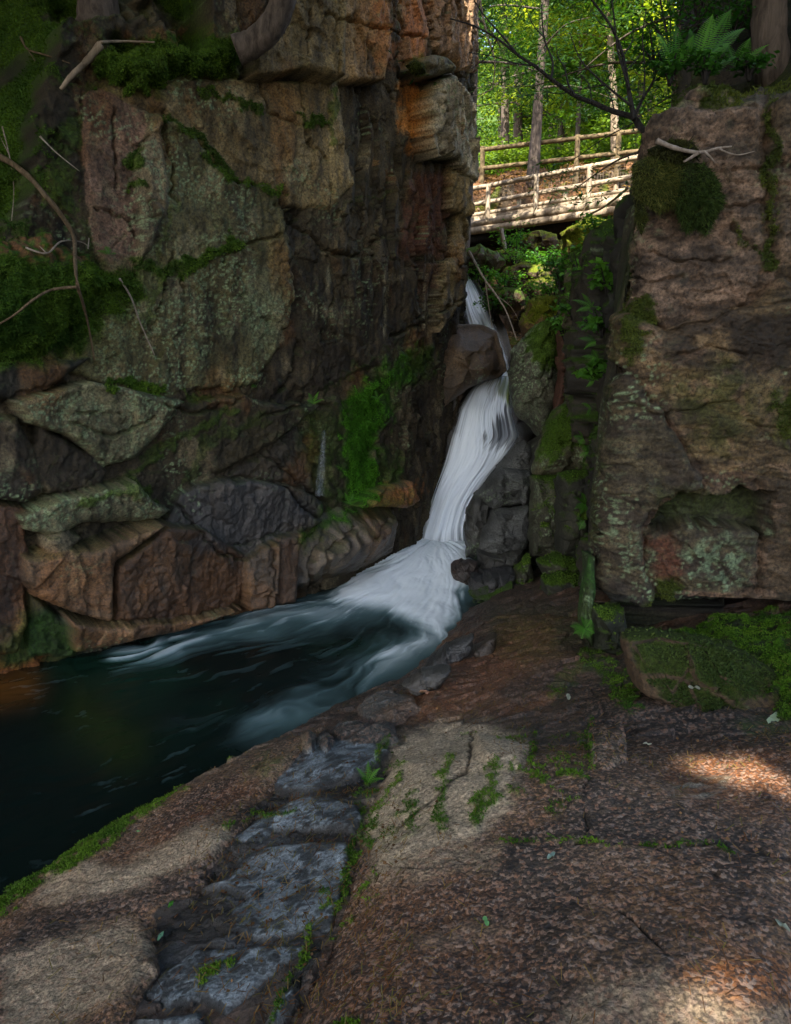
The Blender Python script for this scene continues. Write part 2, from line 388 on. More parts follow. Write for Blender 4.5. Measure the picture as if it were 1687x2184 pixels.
    c = mixc(c, tuple((mossc[0][i] + mossc[1][i]) * .45 for i in range(3)), mm * .85); wt = wt * (1 - mm * .8)
    rgba = np.concatenate([c, wt[..., None]], -1).reshape(-1, 4)
    o = mesh_obj(name, Pp, grid_faces(len(ph), nth, True)[:, ::-1], mat or M_ROCK, parent, rgba, True, origin=None if kind or parent else c0 - np.array([0, 0, abs(q[:, 1].min())]))
    tag(o, label, cat if not kind and parent is None else None, group, kind)
    if fz and mm.max() > .3: fuzz(Pp, nn, mm * (nn @ nrm > -.3), fz, .018, 'rocks', *mossc)
    return o

# ---- tubes for branches, logs, trunks
def tube(pts, rad, seg=8, knob=0.0, seed=0):
    pts = np.array(pts, float); rad = np.array(rad, float) if np.ndim(rad) else np.full(len(pts), rad)
    # resample smoothly
    k = max(2, int(6 if len(pts) < 8 else 3)); t = np.arange(len(pts)); ti = np.linspace(0, len(pts) - 1, (len(pts) - 1) * k + 1)
    def cr(v):
        out = []
        for s in ti:
            i = min(int(s), len(v) - 2); f = s - i; p0 = v[max(i - 1, 0)]; p1 = v[i]; p2 = v[i + 1]; p3 = v[min(i + 2, len(v) - 1)]
            out.append(.5 * (2 * p1 + (p2 - p0) * f + (2 * p0 - 5 * p1 + 4 * p2 - p3) * f * f + (3 * p1 - p0 - 3 * p2 + p3) * f ** 3))
        return np.array(out)
    P = cr(pts); Rr = np.interp(ti, t, rad)
    T = np.gradient(P, axis=0); T /= np.linalg.norm(T, axis=1)[:, None] + 1e-9
    a = np.cross(T, [0.13, 0.31, 1.0]); bad = np.linalg.norm(a, axis=1) < 1e-3; a[bad] = [1, 0, 0]; a /= np.linalg.norm(a, axis=1)[:, None]; b = np.cross(T, a)
    th = np.linspace(0, 2 * math.pi, seg, endpoint=False)
    kn = 1 + knob * perlin(np.arange(len(P))[:, None] * .9 + seed * 7.7, np.cos(th)[None, :] * 1.3, np.sin(th)[None, :] * 1.3)
    V = P[:, None, :] + (a[:, None, :] * np.cos(th)[None, :, None] + b[:, None, :] * np.sin(th)[None, :, None]) * (Rr[:, None] * kn)[..., None]
    n = len(P); Fc = grid_faces(n, seg, True)
    V = np.concatenate([V.reshape(-1, 3), P[:1], P[-1:]]); c0, c1 = n * seg, n * seg + 1
    caps = [[c0, (j + 1) % seg, j, c0] for j in range(seg)] + [[c1, (n - 1) * seg + j, (n - 1) * seg + (j + 1) % seg, c1] for j in range(seg)]
    return V, Fc, np.array(caps)
class MB:
    def __init__(s): s.v = []; s.f = []; s.n = 0
    def tube(s, pts, rad, seg=8, knob=0.0, seed=0):
        V, Fc, caps = tube(pts, rad, seg, knob, seed); s.v.append(V)
        s.f.append([tuple(int(i) + s.n for i in q) for q in Fc] + [tuple(int(i) + s.n for i in q[:3]) for q in caps]); s.n += len(V)
    def box(s, c, ax, ay, az):
        c = np.array(c, float); ax, ay, az = (np.array(v, float) for v in (ax, ay, az))
        V = [c + i * ax + j * ay + k * az for i in (-1, 1) for j in (-1, 1) for k in (-1, 1)]; s.v.append(np.array(V))
        s.f.append([tuple(i + s.n for i in q) for q in ((0, 1, 3, 2), (4, 6, 7, 5), (0, 4, 5, 1), (2, 3, 7, 6), (0, 2, 6, 4), (1, 5, 7, 3))]); s.n += 8
    def build(s, name, mat, parent=None, smooth=True, origin=None):
        V = np.concatenate(s.v); loc = np.zeros(3) if origin is None else np.array(origin, float)
        if parent is not None: loc = np.array(parent.location)
        me = bpy.data.meshes.new(name); me.from_pydata([tuple(v) for v in (V - loc)], [], [q for f in s.f for q in f])
        me.polygons.foreach_set('use_smooth', np.full(len(me.polygons), smooth, dtype=bool)); me.materials.append(mat)
        o = bpy.data.objects.new(name, me); COL.objects.link(o)
        if parent is not None: o.parent = parent
        else: o.location = loc
        return o
def pxl(pts, Y0, Y1=None):
    n = len(pts); Y1 = Y0 if Y1 is None else Y1
    return [at(x, y, Y0 + (Y1 - Y0) * i / max(1, n - 1)) for i, (x, y) in enumerate(pts)]

# ================================================================== LEFT CLIFF
def resample(pts, ts):
    pts = np.array(pts, float); s = np.concatenate([[0], np.cumsum(np.linalg.norm(np.diff(pts, axis=0), axis=1))])
    # light smoothing of the plan curve
    tt = np.linspace(0, s[-1], 2000); X = np.interp(tt, s, pts[:, 0]); Y = np.interp(tt, s, pts[:, 1])
    k = max(3, int(2000 * .28 / s[-1])) | 1; ker = np.hanning(k + 2)[1:-1]; ker /= ker.sum()
    Xp = np.convolve(np.pad(X, k // 2, 'edge'), ker, 'valid'); Yp = np.convolve(np.pad(Y, k // 2, 'edge'), ker, 'valid')
    return np.interp(ts, tt, Xp), np.interp(ts, tt, Yp), s
def sheet(curve, a_vals, b_vals, ztop=99, backslope=.3, lean=0.0):
    X, Y, s = resample(curve, a_vals); e = 1e-2
    X2, Y2, _ = resample(curve, a_vals + e); X1, Y1, _ = resample(curve, a_vals - e)
    T = np.stack([X2 - X1, Y2 - Y1], 1); T /= np.linalg.norm(T, axis=1)[:, None] + 1e-12
    Nx, Ny = T[:, 1], -T[:, 0]
    A, B = np.meshgrid(a_vals, b_vals); z = np.minimum(B, ztop) + np.maximum(B - ztop, 0) * backslope
    back = np.maximum(B - ztop, 0) * (1 - backslope * .3)
    P = np.stack([X[None, :] - Nx[None, :] * back + lean * B, Y[None, :] - Ny[None, :] * back + 0 * B, z], -1)
    fl = sstep(-.15, .15, B - ztop)[..., None]
    Nn = np.stack([Nx[None, :] + 0 * B, Ny[None, :] + 0 * B, 0 * B], -1) * (1 - fl) + np.array([0, 0, 1.0]) * fl
    Nn /= np.linalg.norm(Nn, axis=-1, keepdims=True)
    return P, Nn, A, B
def dense(segs):
    out = []
    for a, b, st in segs: out.append(np.arange(a, b, st))
    return np.concatenate(out + [[segs[-1][1]]])

LW = [(-9.5, -1.5), (-7.5, 1.4), (-5.5, 3.6), (-4.3, 4.7), (-2.96, 5.9), (-1.54, 7.0), (-0.6, 7.9), (0.25, 9.0), (0.93, 10.15), (1.08, 10.8), (0.95, 11.6), (0.3, 14), (-.5, 19)]
_s = np.concatenate([[0], np.cumsum(np.linalg.norm(np.diff(np.array(LW), axis=0), axis=1))])
a_l, a_c = _s[3] - .3, _s[9]
av = dense([(0, a_l - .8, .12), (a_l - .8, a_l, .03), (a_l, a_c + .25, .0125), (a_c + .25, _s[-1], .08)])
bv = dense([(-1.6, -1.15, .05), (-1.15, 6.9, .0125), (6.9, 9.5, .1)])
P, Nn, A, B = sheet(LW, av, bv)
# set the upper left part back as a mossy slope above the ledge
zs = np.interp(av, [_s[3] - 1, _s[4] - .1, _s[4] + .45, _s[5] - .15, _s[5] + .0, _s[-1]], [2.2, 2.75, 4.25, 4.45, 9.5, 9.5])
zsn = zs[None, :] + fbm(A * 1.5, B * 1.5, 9, 4) * .35; back = np.maximum(B - zsn, 0); base_set = -np.minimum(back * 1.0, 3.0) - sstep(0, .15, back) * .25
GB = (.052, .044, .028); BR = (.115, .075, .042); GL = (.095, .088, .052); DK = (.042, .034, .025); RU = (.17, .075, .03); TAN = (.142, .115, .072)
def bk(poly, d0, col, tilt=(0, 0), r=.06, drop=.05, wet=.25, **o):
    if r < .2: r, drop, d0 = min(r, .055), min(drop, .05), (d0 * .8 if d0 > .3 else d0)
    if r < .2 and d0 > .2: o.setdefault('rag', .4)
    return (poly, d0, tilt, r, drop, col, wet, o)
LB = [
 bk([(310,235),(345,240),(420,300),(480,380),(560,400),(612,445),(622,520),(628,600),(632,655),(600,740),(560,800),(500,830),(400,835),(330,850),(235,820),(140,790),(165,720),(205,640),(290,600),(300,560),(322,420)], .07, GL, (.02,.03), lichen=.62, rag=2.4),
 bk([(215,175),(400,160),(560,165),(640,168),(722,170),(735,300),(752,390),(700,450),(612,440),(560,398),(482,378),(420,298),(345,238),(300,225),(225,215)], .04, TAN, (.04,-.02), lichen=.35),
 bk([(722,170),(800,170),(815,300),(835,350),(750,395),(735,300)], .10, BR, (.1,0), lichen=.2),
 bk([(742,400),(790,375),(830,362),(838,420),(850,540),(800,545),(770,530),(748,480)], .30, TAN, (.15,.02), .05,.08, lichen=.2),
 bk([(836,362),(880,345),(940,350),(965,352),(968,480),(960,542),(930,552),(880,556),(848,545)], .33, BR, (.1,.03), .05,.08, lichen=.3),
 bk([(806,168),(860,160),(900,165),(912,250),(915,335),(870,338),(842,300),(815,245)], .13, (.24,.13,.05), (.2,0), .05,.1, lichen=.15),
 bk([(905,210),(925,175),(945,160),(985,190),(1012,225),(1022,270),(1020,385),(1006,392),(985,360),(960,335),(915,335)], .15, (.20,.18,.15), (-.1,.0), .06,.1, lichen=.4),
 bk([(968,352),(1005,372),(1006,452),(990,462),(972,445)], .16, TAN, (0,0), .05,.08, lichen=.2),
 bk([(968,455),(992,465),(1004,455),(998,560),(990,640),(925,706),(940,560),(962,548)], .03, TAN, (-.1,0), lichen=.15),
 bk([(616,470),(700,495),(770,532),(850,558),(935,558),(938,640),(922,700),(870,714),(760,700),(660,733),(640,725),(634,640),(625,560)], .0, (.085,.055,.038), (.02,.06), .08,.07, lichen=.4),
 bk([(560,830),(600,765),(650,737),(762,703),(872,716),(918,708),(830,768),(745,806),(650,860),(590,935),(560,890)], -.02, DK, (0,.05), .06,.08, lichen=.15),
 bk([(690,860),(760,810),(835,775),(930,712),(990,660),(990,700),(930,810),(905,980),(820,1075),(690,1095),(640,1050),(600,940)], -.24, (.10,.09,.055), (.05,.05), .1,.05, wet=.5, lichen=.05),
 bk([(788,850),(850,810),(905,788),(915,830),(893,950),(880,1060),(835,1065),(815,990),(800,930)], -.13, (.10,.085,.05), (.1,0), .05,.07, wet=.5, lichen=.05),
 bk([(640,880),(690,868),(728,880),(715,960),(705,1085),(660,1060),(640,960)], -.17, (.06,.05,.035), (0,0), .06,.07, wet=.6, lichen=.05),
 bk([(30,855),(110,835),(200,813),(300,835),(400,855),(352,925),(300,985),(230,1000),(190,960),(150,930),(60,900)], .38, (.11,.105,.075), (-.1,.25), .14,.12, lichen=.7),
 bk([(90,905),(190,965),(235,1005),(220,1040),(100,1060),(60,980)], .18, DK, lichen=.4),
 bk([(42,1105),(120,1068),(290,1028),(335,1075),(372,1090),(345,1112),(180,1120),(130,1150),(60,1135)], .46, (.115,.11,.08), (0,.35), .08,.1, lichen=.7),
 bk([(95,1150),(140,1130),(180,1150),(130,1195),(100,1180)], .40, (.1,.09,.07), (0,0), .05,.06),
 bk([(55,1195),(120,1178),(200,1172),(300,1130),(352,1115),(245,1200),(248,1322),(238,1332),(160,1310),(80,1280),(55,1245)], .50, (.125,.085,.055), (.12,.1), .07,.08, wet=.4, lichen=.3),
 bk([(245,1202),(352,1118),(440,1130),(535,1190),(532,1305),(400,1330),(248,1325)], .34, (.085,.05,.028), (-.15,.2), .06,.08, wet=.5, lichen=.05),
 bk([(150,1320),(240,1335),(400,1325),(540,1300),(400,1352),(240,1388),(165,1396)], .42, (.16,.10,.06), (0,.6), .06,.08, wet=.5, lichen=.35),
 bk([(352,1135),(380,1060),(420,1035),(470,1022),(540,1022),(600,1032),(640,1080),(690,1110),(625,1150),(535,1192),(490,1250),(420,1200)], .16, (.062,.055,.055), (.05,.1), .07,.07, wet=.6, lichen=.05),
 bk([(600,1030),(660,1050),(695,1070),(690,1108),(645,1080)], .12, (.06,.055,.05), (0,0), .05,.05, wet=.5, lichen=.05),
 bk([(530,1200),(570,1165),(598,1155),(590,1295),(540,1306),(528,1250)], .36, (.11,.075,.045), (.3,0), .04,.06, wet=.6, lichen=.0),
 bk([(600,1150),(645,1135),(640,1200),(632,1285),(592,1295)], .28, (.12,.07,.04), (.25,0), .04,.06, wet=.6, lichen=.0),
 bk([(400,865),(520,840),(590,860),(690,858),(640,905),(560,960),(480,1010),(420,1030),(340,1005),(320,985),(360,925)], .08, GB, (.05,.1), .12,.1, lichen=.45),
 bk([(470,1015),(560,965),(640,905),(660,960),(680,1060),(600,1030),(540,1020)], .0, DK, (0,0), .06,.08, wet=.4, lichen=.2),
 bk([(-80,880),(40,890),(80,960),(95,1050),(60,1075),(-80,1055)], .22, DK, (0,0), .15,.15, lichen=.6),
 bk([(-80,1065),(55,1085),(60,1180),(50,1240),(60,1330),(40,1395),(-80,1420)], .2, (.10,.055,.03), (0,0), .15,.12, wet=.4, lichen=.1),
 bk([(60,1260),(150,1325),(165,1400),(60,1400)], .1, (.03,.05,.02), (0,0), .1,.1, wet=.5),
 bk([(555,150),(575,70),(600,20),(640,-40),(745,-40),(740,160),(700,160),(650,140),(600,152)], .30, TAN, (.05,.02), .05,.08, lichen=.2),
 bk([(745,-40),(832,-40),(845,80),(832,168),(790,170),(745,166)], .24, (.17,.125,.08), (.1,0), .06,.08, lichen=.2),
 bk([(835,-40),(905,-40),(930,60),(922,120),(905,162),(840,166),(850,80)], .08, (.16,.10,.06), (.1,0), .06,.08, lichen=.15),
 bk([(935,-40),(1030,-40),(1020,60),(1018,150),(975,152),(930,100)], .08, (.17,.12,.085), (0,0), .06,.08, lichen=.2),
 bk([(900,140),(925,115),(960,120),(975,150),(945,160),(912,160)], .3, (.1,.09,.07), (0,0), .1,.1, lichen=.4),
 bk([(645,60),(690,55),(690,130),(645,125)], .36, TAN, (0,0), .04,.05),
 bk([(178,200),(215,180),(300,228),(340,250),(322,330),(310,430),(296,560),(280,600),(225,590),(200,520),(180,400)], .0, (.14,.10,.085), (.05,0), .1,.1, lichen=.45),
 bk([(300,330),(345,250),(360,330),(365,420),(330,520),(300,560)], .16, (.13,.11,.08), (0,0), .05,.07, lichen=.5),
 bk([(-80,505),(0,512),(95,490),(190,520),(290,572),(315,600),(230,650),(200,690),(180,725),(60,772),(-80,765)], .42, (.04,.055,.02), (0,.1), .45,.45, rag=5, lichen=.0),
 bk([(205,120),(230,85),(330,75),(440,60),(505,78),(518,118),(480,140),(400,150),(360,168),(300,175),(235,165)], .32, (.045,.06,.02), (0,.1), .4,.4, rag=7, lichen=0),
 bk([(-80,780),(100,770),(200,762),(150,800),(60,850),(-80,850)], .15, (.03,.028,.022), (0,0), .1,.1, lichen=.05),
 bk([(635,1290),(632,1200),(650,1140),(705,1112),(775,1082),(850,1070),(900,1085),(905,1120),(890,1190),(840,1225),(742,1258),(690,1285)], .42, (.10,.08,.06), (.0,-.1), .55,.5, wet=.75, lichen=.0, rag=.5),
 bk([(775,1085),(830,1048),(905,1028),(915,1070),(880,1085),(830,1082)], .42, (.16,.09,.045), (0,-.3), .15,.12, wet=.5, lichen=.0),
 bk([(895,985),(925,860),(945,815),(1000,830),(965,925),(935,1000),(908,1110),(885,1170)], .0, (.11,.10,.10), (.1,0), .15,.12, wet=.75, lichen=.0),
 bk([(878,1060),(900,980),(930,960),(915,1060),(895,1180)], -.05, (.09,.085,.085), (0,0), .15,.12, wet=.8, lichen=.0),
 bk([(918,716),(992,655),(994,704),(958,706),(936,768),(932,830),(905,860),(893,800)], -.10, (.15,.11,.06), (0,0), .1,.08, wet=.3, lichen=.0),
]
crk, chid = cracks(A, B, 1.1, 0)
base_h = base_set + (rnd(chid, 4) - .5) * .12 - .02
H, ID, S = relief(P, Nn, A, B, LB, base_h)
det = rough_detail(A, B, 1.0, 0)
qx, qy, _z = proj(P + Nn * H[..., None]); colm = sstep(640, 800, qx) * sstep(760, 560, qy); w7 = fbm(A * 1.5, B * 1.5, 2, 3) * .12
det = det * (1 - .75 * colm) + colm * (facet(A + w7, B * .28 + w7, .17, .2, 63, .8, .7) * .07 + facet(A + w7, B * .35, .07, .09, 67, .6, .6) * .03 + fbm(A * 14, B * 3, 5, 4) * .02)
det = det * np.where(ID >= 0, .3 + .7 * sstep(.0, .07, S), 1)
smooth_ids = np.isin(ID, [38, 39]); worn = np.isin(ID, [41, 42, 43, 44])
det = np.where(worn, det * .35 + .035 * np.sin((A * 1.2 - B * .55 + fbm(A, B, 3, 3) * .5) * 22) * sstep(-.5, .3, fbm(A * 2, B * 2, 9, 3)), det)
moss_id = smooth_ids.astype(np.float32)
det = det * (1 - .5 * moss_id) + moss_id * (fbm(A * 4, B * 4, 2, 4) * .10 + fbm(A * 30, B * 30, 5, 2) * .012)
vs = sstep(.3, .6, np.abs(fbm(A * 9, B * .9, 12, 3)))          # upright cleavage marks
det = det - vs * .010
det = det - crk * .05 * (ID < 0)
f2c, _ = cracks(A * 1.0, B, .55, 7, .008); det = det - f2c * .03 * (~smooth_ids) * sstep(-.2, .1, fbm(A, B, 91, 3))
_q = P + Nn * H[..., None]; qx, qy, _z = proj(_q); qx = qx + fbm(A * 8, B * 8, 21, 3) * 7; qy = qy + fbm(A * 8, B * 8, 25, 3) * 7; tr = np.zeros_like(A)
for pts, w_ in [([(345,240),(370,345),(362,420),(380,435)], 2.2), ([(395,625),(365,540),(330,700)], 1.6), ([(605,395),(612,470),(660,500),(710,540),(772,545)], 4.5), ([(595,435),(640,460),(625,475)], 6), ([(470,555),(530,520),(605,500)], 1.8), ([(770,400),(775,470),(768,530)], 2.5), ([(800,545),(812,440),(830,370)], 2.5), ([(720,30),(728,165)], 2.5), ([(664,20),(662,120)], 2), ([(690,30),(740,40),(830,68),(935,85)], 3), ([(850,0),(862,80),(850,165)], 2.5), ([(785,80),(790,160)], 2),
              ([(640,730),(625,800),(580,850)], 5), ([(560,890),(640,862),(690,860)], 3), ([(350,865),(430,880),(520,850)], 2.5), ([(150,900),(250,930),(330,890)], 2.2), ([(170,880),(260,885)], 1.6), ([(380,1075),(470,1180),(530,1195)], 2.5), ([(560,965),(700,1075)], 2.5), ([(500,1160),(560,1150),(600,1130)], 2), ([(250,1330),(400,1320),(530,1285)], 3), ([(590,1160),(575,1290)], 2.2), ([(760,1130),(700,1180),(690,1270)], 4), ([(830,1110),(790,1180),(760,1240)], 3), ([(700,1130),(665,1200),(660,1280)], 4),
              ([(830,720),(900,690),(985,640)], 3), ([(870,560),(900,620),(895,700)], 2), ([(930,545),(950,600),(935,700)], 2), ([(760,175),(780,290),(765,380)], 2), ([(640,170),(650,300),(700,340)], 1.8), ([(905,800),(870,850),(850,1000),(820,1060)], 3), ([(790,850),(800,940),(820,1010)], 4), ([(200,440),(280,470),(300,560)], 2), ([(240,230),(250,400)], 2), ([(560,170),(575,240),(640,265)], 2), ([(915,335),(965,360),(1010,385)], 3), ([(940,160),(950,250),(945,330)], 3)]:
    tr = np.maximum(tr, stroke(qx, qy, pts, w_))
det = det - tr * .085
Pd = P + Nn * (H + det)[..., None]
px, py, zc = proj(Pd)
jx = px + fbm(A * 6, B * 6, 2, 4) * 22; jy = py + fbm(A * 6 + 9, B * 6, 4, 4) * 22
c, wet, lich = paint(BR, A, B, Pd, H, ID, S, LB, px, py)
un = ID < 0; c[un] = (.06, .05, .036)
v = fbm(A * 2.5, B * 1.2, 1, 5); v2 = fbm(A * 9, B * 3, 5, 5); c = c * np.clip(1 + .5 * v + .45 * v2, .3, 1.9)[..., None]
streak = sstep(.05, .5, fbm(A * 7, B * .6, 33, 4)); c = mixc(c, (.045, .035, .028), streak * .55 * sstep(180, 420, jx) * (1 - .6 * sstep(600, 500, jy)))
rust = sstep(.25, .6, fbm(A * 1.6, B * .9, 61, 4)); c = mixc(c, (.19, .10, .04), rust * .35)
pale = sstep(.35, .6, fbm(A * 3, B * 2.1, 81, 5)); c = mixc(c, (.24, .21, .16), pale * .35 * (wet < .4))
for pl, cl, am in [
   ([(860,170),(900,168),(910,300),(880,330),(850,250)], (.30,.14,.035), .7), ([(790,0),(830,0),(840,130),(800,150)], (.26,.12,.05), .5), ([(870,0),(905,0),(900,150),(875,150)], (.25,.11,.05), .5),
   ([(100,1180),(240,1200),(240,1320),(80,1270)], (.17,.09,.045), .35), ([(380,1230),(530,1210),(530,1300),(300,1350)], (.11,.06,.03), .5), ([(590,1160),(640,1150),(630,1285),(590,1290)], (.11,.06,.03), .5),
   ([(800,1050),(900,1030),(890,1060),(800,1075)], (.27,.13,.05), .7), ([(200,300),(300,240),(320,300),(230,330)], (.22,.15,.12), .4), ([(880,370),(950,360),(950,540),(850,540)], (.10,.045,.035), .6), ([(0,1400),(120,1410),(90,1470),(0,1500)], (.2,.09,.03), .8),
   ([(530,560),(600,600),(610,700),(560,760),(520,700)], (.15,.17,.13), .4), ([(400,1060),(560,1030),(680,1090),(560,1150),(420,1180)], (.05,.05,.06), .6)]:
    c = mixc(c, cl, in_poly(jx, jy, pl, 14) * am)
c = c * (1 + .4 * sstep(600, 760, jx) * sstep(600, 500, jy))[..., None]; c = c * (1 - .35 * sstep(300, 120, jx) * sstep(560, 300, jy))[..., None]  # upper left corner darkened in the rock colour to stand for canopy shade
c = lichen(c, A, B, lich)
sx = px + fbm(A * 14, B * .8, 3, 3) * 8
for (x0, y0, y1) in [(822,565,740),(907,570,730),(672,640,700),(935,585,700),(760,600,650),(700,560,640)]:
    c = mixc(c, (.22,.21,.17), np.exp(-((sx - x0) / 2.2) ** 2) * sstep(y0, y0 + 20, py) * sstep(y1, y1 - 40, py) * .8)
# moss: on ledges, along cracks, in the shaded recess
nn = vnormals(Pd); 
if nn[len(bv) // 2, len(av) // 2] @ Nn[len(bv) // 2, len(av) // 2] < 0: nn = -nn
m = moss_id * sstep(-.6, .1, fbm(A * 3, B * 3, 22, 4) + .25)
m = np.maximum(m, sstep(.2, .5, -base_set) * un * sstep(-.5, .1, fbm(A * 2, B * 2, 23, 4) + .15))
def addm(pl, am, fe=16): 
    global m; m = np.maximum(m, in_poly(jx, jy, pl, fe) * am)
def addl(pts, wd, am):
    global m; m = np.maximum(m, sstep(.25, .6, stroke(jx, jy, pts, wd)) * am)
addm([(725,870),(790,800),(815,860),(800,960),(815,1060),(760,1090),(735,1060),(730,960)], 1.0)
addm([(790,800),(880,740),(925,735),(915,800),(860,820),(800,850)], .8); addm([(790,860),(840,835),(835,900),(800,920)], .8); addm([(640,900),(700,860),(720,900),(715,1060),(690,1080),(650,1000)], .35)
addm([(690,1090),(760,1075),(800,1080),(700,1125),(640,1165),(630,1150)], .9); addm([(655,880),(675,880),(672,960),(655,965)], .7)
addm([(840,960),(860,980),(850,1040),(830,1030)], .5); addm([(815,960),(840,1000),(835,1060),(815,1060)], .5)
addl([(350,245),(430,300),(490,380),(600,415)], 9, .75); addl([(400,560),(450,545),(500,520)], 15, .95); addl([(290,560),(380,580),(400,560)], 16, .7)
addl([(240,818),(345,820)], 10, 1.0); addl([(395,845),(440,850)], 7, .6); addl([(630,250),(695,265)], 6, .9); addl([(430,195),(500,215),(560,240)], 9, .7); addl([(345,560),(310,690)], 10, .4); addl([(710,200),(712,300)], 9, .6)
addl([(270,345),(300,330)], 12, .8); addl([(285,400),(305,400)], 12, .8); addl([(180,720),(60,780)], 12, .3); addl([(500,870),(440,910),(330,960),(280,1010)], 12, .55); addl([(180,1075),(280,1030),(330,1060)], 12, .6); addl([(380,435),(330,560)], 8, .3)
addl([(830,410),(740,430)], 4, .4); addm([(870,130),(890,120),(905,140),(885,155)], .8); addl([(870,720),(740,800),(650,860)], 4, .25); addl([(560,890),(450,940),(400,1020)], 14, .35)
addm([(60,1290),(150,1330),(170,1400),(0,1420),(0,1350)], .55); addl([(660,1150),(760,1085),(870,1060)], 12, .35)
left = sstep(320, 120, jx) * sstep(900, 500, jy); addm([(215,100),(320,70),(500,70),(520,130),(480,165),(400,150),(330,195),(250,180),(205,150)], .95, 22); addm([(180,560),(300,570),(310,640),(230,680),(190,740),(60,780),(-80,770),(-80,560)], .9, 26); m = np.maximum(m, left * .6 * sstep(0, .4, fbm(A * 3, B * 3, 44, 4) + .1 + nn[..., 2] * .6) * (~np.isin(ID, [36, 37, 14, 40])))
m = np.maximum(m, sstep(.55, .85, nn[..., 2] + .3 * fbm(A * 5, B * 5, 2, 3)) * .22)
H2 = m * (.022 + .03 * np.clip(fbm(A * 12, B * 12, 3, 3), 0, 1)); Pd = Pd + Nn * H2[..., None] * (1 - np.clip(nn[..., 2:3], 0, 1) * .5)
litter = moss_id * in_poly(jx, jy, [(-80,480),(60,470),(240,540),(180,560),(0,540),(-80,545)], 14); litter = np.maximum(litter, in_poly(jx, jy, [(250,70),(420,55),(480,72),(400,90),(260,92)], 8) * .8)
mosscol = np.array([.024, .055, .007]) + np.clip(fbm(A * 5, B * 5, 4, 4) * .5 + .5, 0, 1)[..., None] * np.array([.045, .075, .006])
green = in_poly(jx, jy, [(700,780),(880,740),(860,1100),(690,1120)], 20)
mosscol = mosscol * (1 - green[..., None]) + np.array([.04, .12, .008]) * green[..., None] * (1 + .5 * fbm(A * 9, B * 9, 4, 3))[..., None]
c = c * (1 - .93 * m[..., None]) + mosscol * .93 * m[..., None]; wet = wet * (1 - .8 * m)
c = mixc(c, (.13, .075, .05), litter * sstep(-.3, .2, fbm(A * 20, B * 20, 3, 3)) * .9)
fuzz(Pd, nn, m * (1 - green) * (1 - litter), 90000, .020, 'cliff', (.02, .055, .004), (.085, .15, .012)); fuzz(Pd, nn, m * green, 22000, .016, 'cliff', (.03, .11, .005), (.09, .26, .015))
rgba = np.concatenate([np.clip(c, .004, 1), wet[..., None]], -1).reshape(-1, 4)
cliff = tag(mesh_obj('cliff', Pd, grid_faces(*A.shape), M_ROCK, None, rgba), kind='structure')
LEFT_P, LEFT_N, LEFT_M = Pd, nn, m
_wq = Pd[::3, ::3].reshape(-1, 3); _wx, _wy, _wz = proj(_wq)
def wall_y(x, y, off=.05):
    d_ = np.hypot(_wx - x, _wy - y); k_ = d_ < 14
    return float(_wq[k_, 1].min() if k_.any() else _wq[np.argmin(d_), 1]) - off
def on_wall(pts, off=.05): return [at(x, y, wall_y(x, y, off)) for x, y in pts]
ledge_top = None

# ================================================================== RIGHT MONOLITH
MW = [(2.9, 10), (2.35, 7.6), (1.85, 6.0), (1.56, 4.95), (1.53, 4.72), (2.1, 4.55), (3.0, 4.4), (5.0, 4.2), (8, 3.6)]
_m = np.concatenate([[0], np.cumsum(np.linalg.norm(np.diff(np.array(MW), axis=0), axis=1))])
am = dense([(0, _m[2], .06), (_m[2], _m[3] - .3, .02), (_m[3] - .3, _m[4] + 2.35, .0075), (_m[4] + 2.35, _m[-1], .06)]); bm_ = dense([(-.9, -.35, .03), (-.35, 3.35, .0075), (3.35, 4.6, .014), (4.6, 9, .1)])
P, Nn, A, B = sheet(MW, am, bm_, ztop=3.12, backslope=.25, lean=.04)
PK = (.14, .107, .09)
MBk = [
 bk([(1372,200),(1390,182),(1560,168),(1625,176),(1632,350),(1640,560),(1600,640),(1500,655),(1425,698),(1330,650),(1322,500),(1340,380),(1360,300)], .05, PK, (.0,.02), .06,.08, lichen=.3),
 bk([(1655,190),(1780,180),(1780,340),(1655,330)], .06, PK, (0,0), .06,.08, lichen=.3), bk([(1655,340),(1780,345),(1780,620),(1660,560)], .02, PK, (0,0), .06,.08, lichen=.3),
 bk([(1325,660),(1425,705),(1500,665),(1605,648),(1660,590),(1780,625),(1780,1045),(1640,1035),(1600,1022),(1500,1030),(1480,990),(1400,880),(1350,810),(1300,760)], .04, (.125,.095,.065), (.0,.1), .1,.07, lichen=.3, dome=.10, dr=.7),
 bk([(1285,810),(1345,795),(1402,885),(1485,1000),(1500,1040),(1410,1070),(1365,1130),(1375,1200),(1400,1275),(1310,1285),(1270,1240),(1258,1000)], .045, (.075,.064,.046), (.06,.0), .05,.04, lichen=.5, rag=2.5),
 bk([(1400,1068),(1450,1040),(1500,1046),(1560,1020),(1600,1030),(1625,1030),(1622,1132),(1370,1130)], -.26, (.035,.042,.02), (0,0), .1,.08, cut=1, lichen=.1, rag=2),
 bk([(1368,1132),(1500,1126),(1618,1134),(1612,1262),(1560,1285),(1470,1283),(1395,1275),(1370,1200)], .02, (.075,.065,.045), (0,.1), .1,.1, lichen=.5, rag=2.5),
 bk([(1632,1060),(1780,1050),(1780,1275),(1622,1262)], -.05, DK, (0,0), .1,.1, lichen=.6),
 bk([(1262,1285),(1320,1292),(1330,1385),(1262,1375)], .05, (.04,.045,.03), (0,0), .05,.05),
]
base_h = .0 + 0 * B; base_h = np.where((B < .03) , -.85, base_h)
H, ID, S = relief(P, Nn, A, B, MBk, base_h)
top = sstep(3.1, 3.3, B)
P[..., 2] += np.maximum(B - 4.1, 0) * 1.3
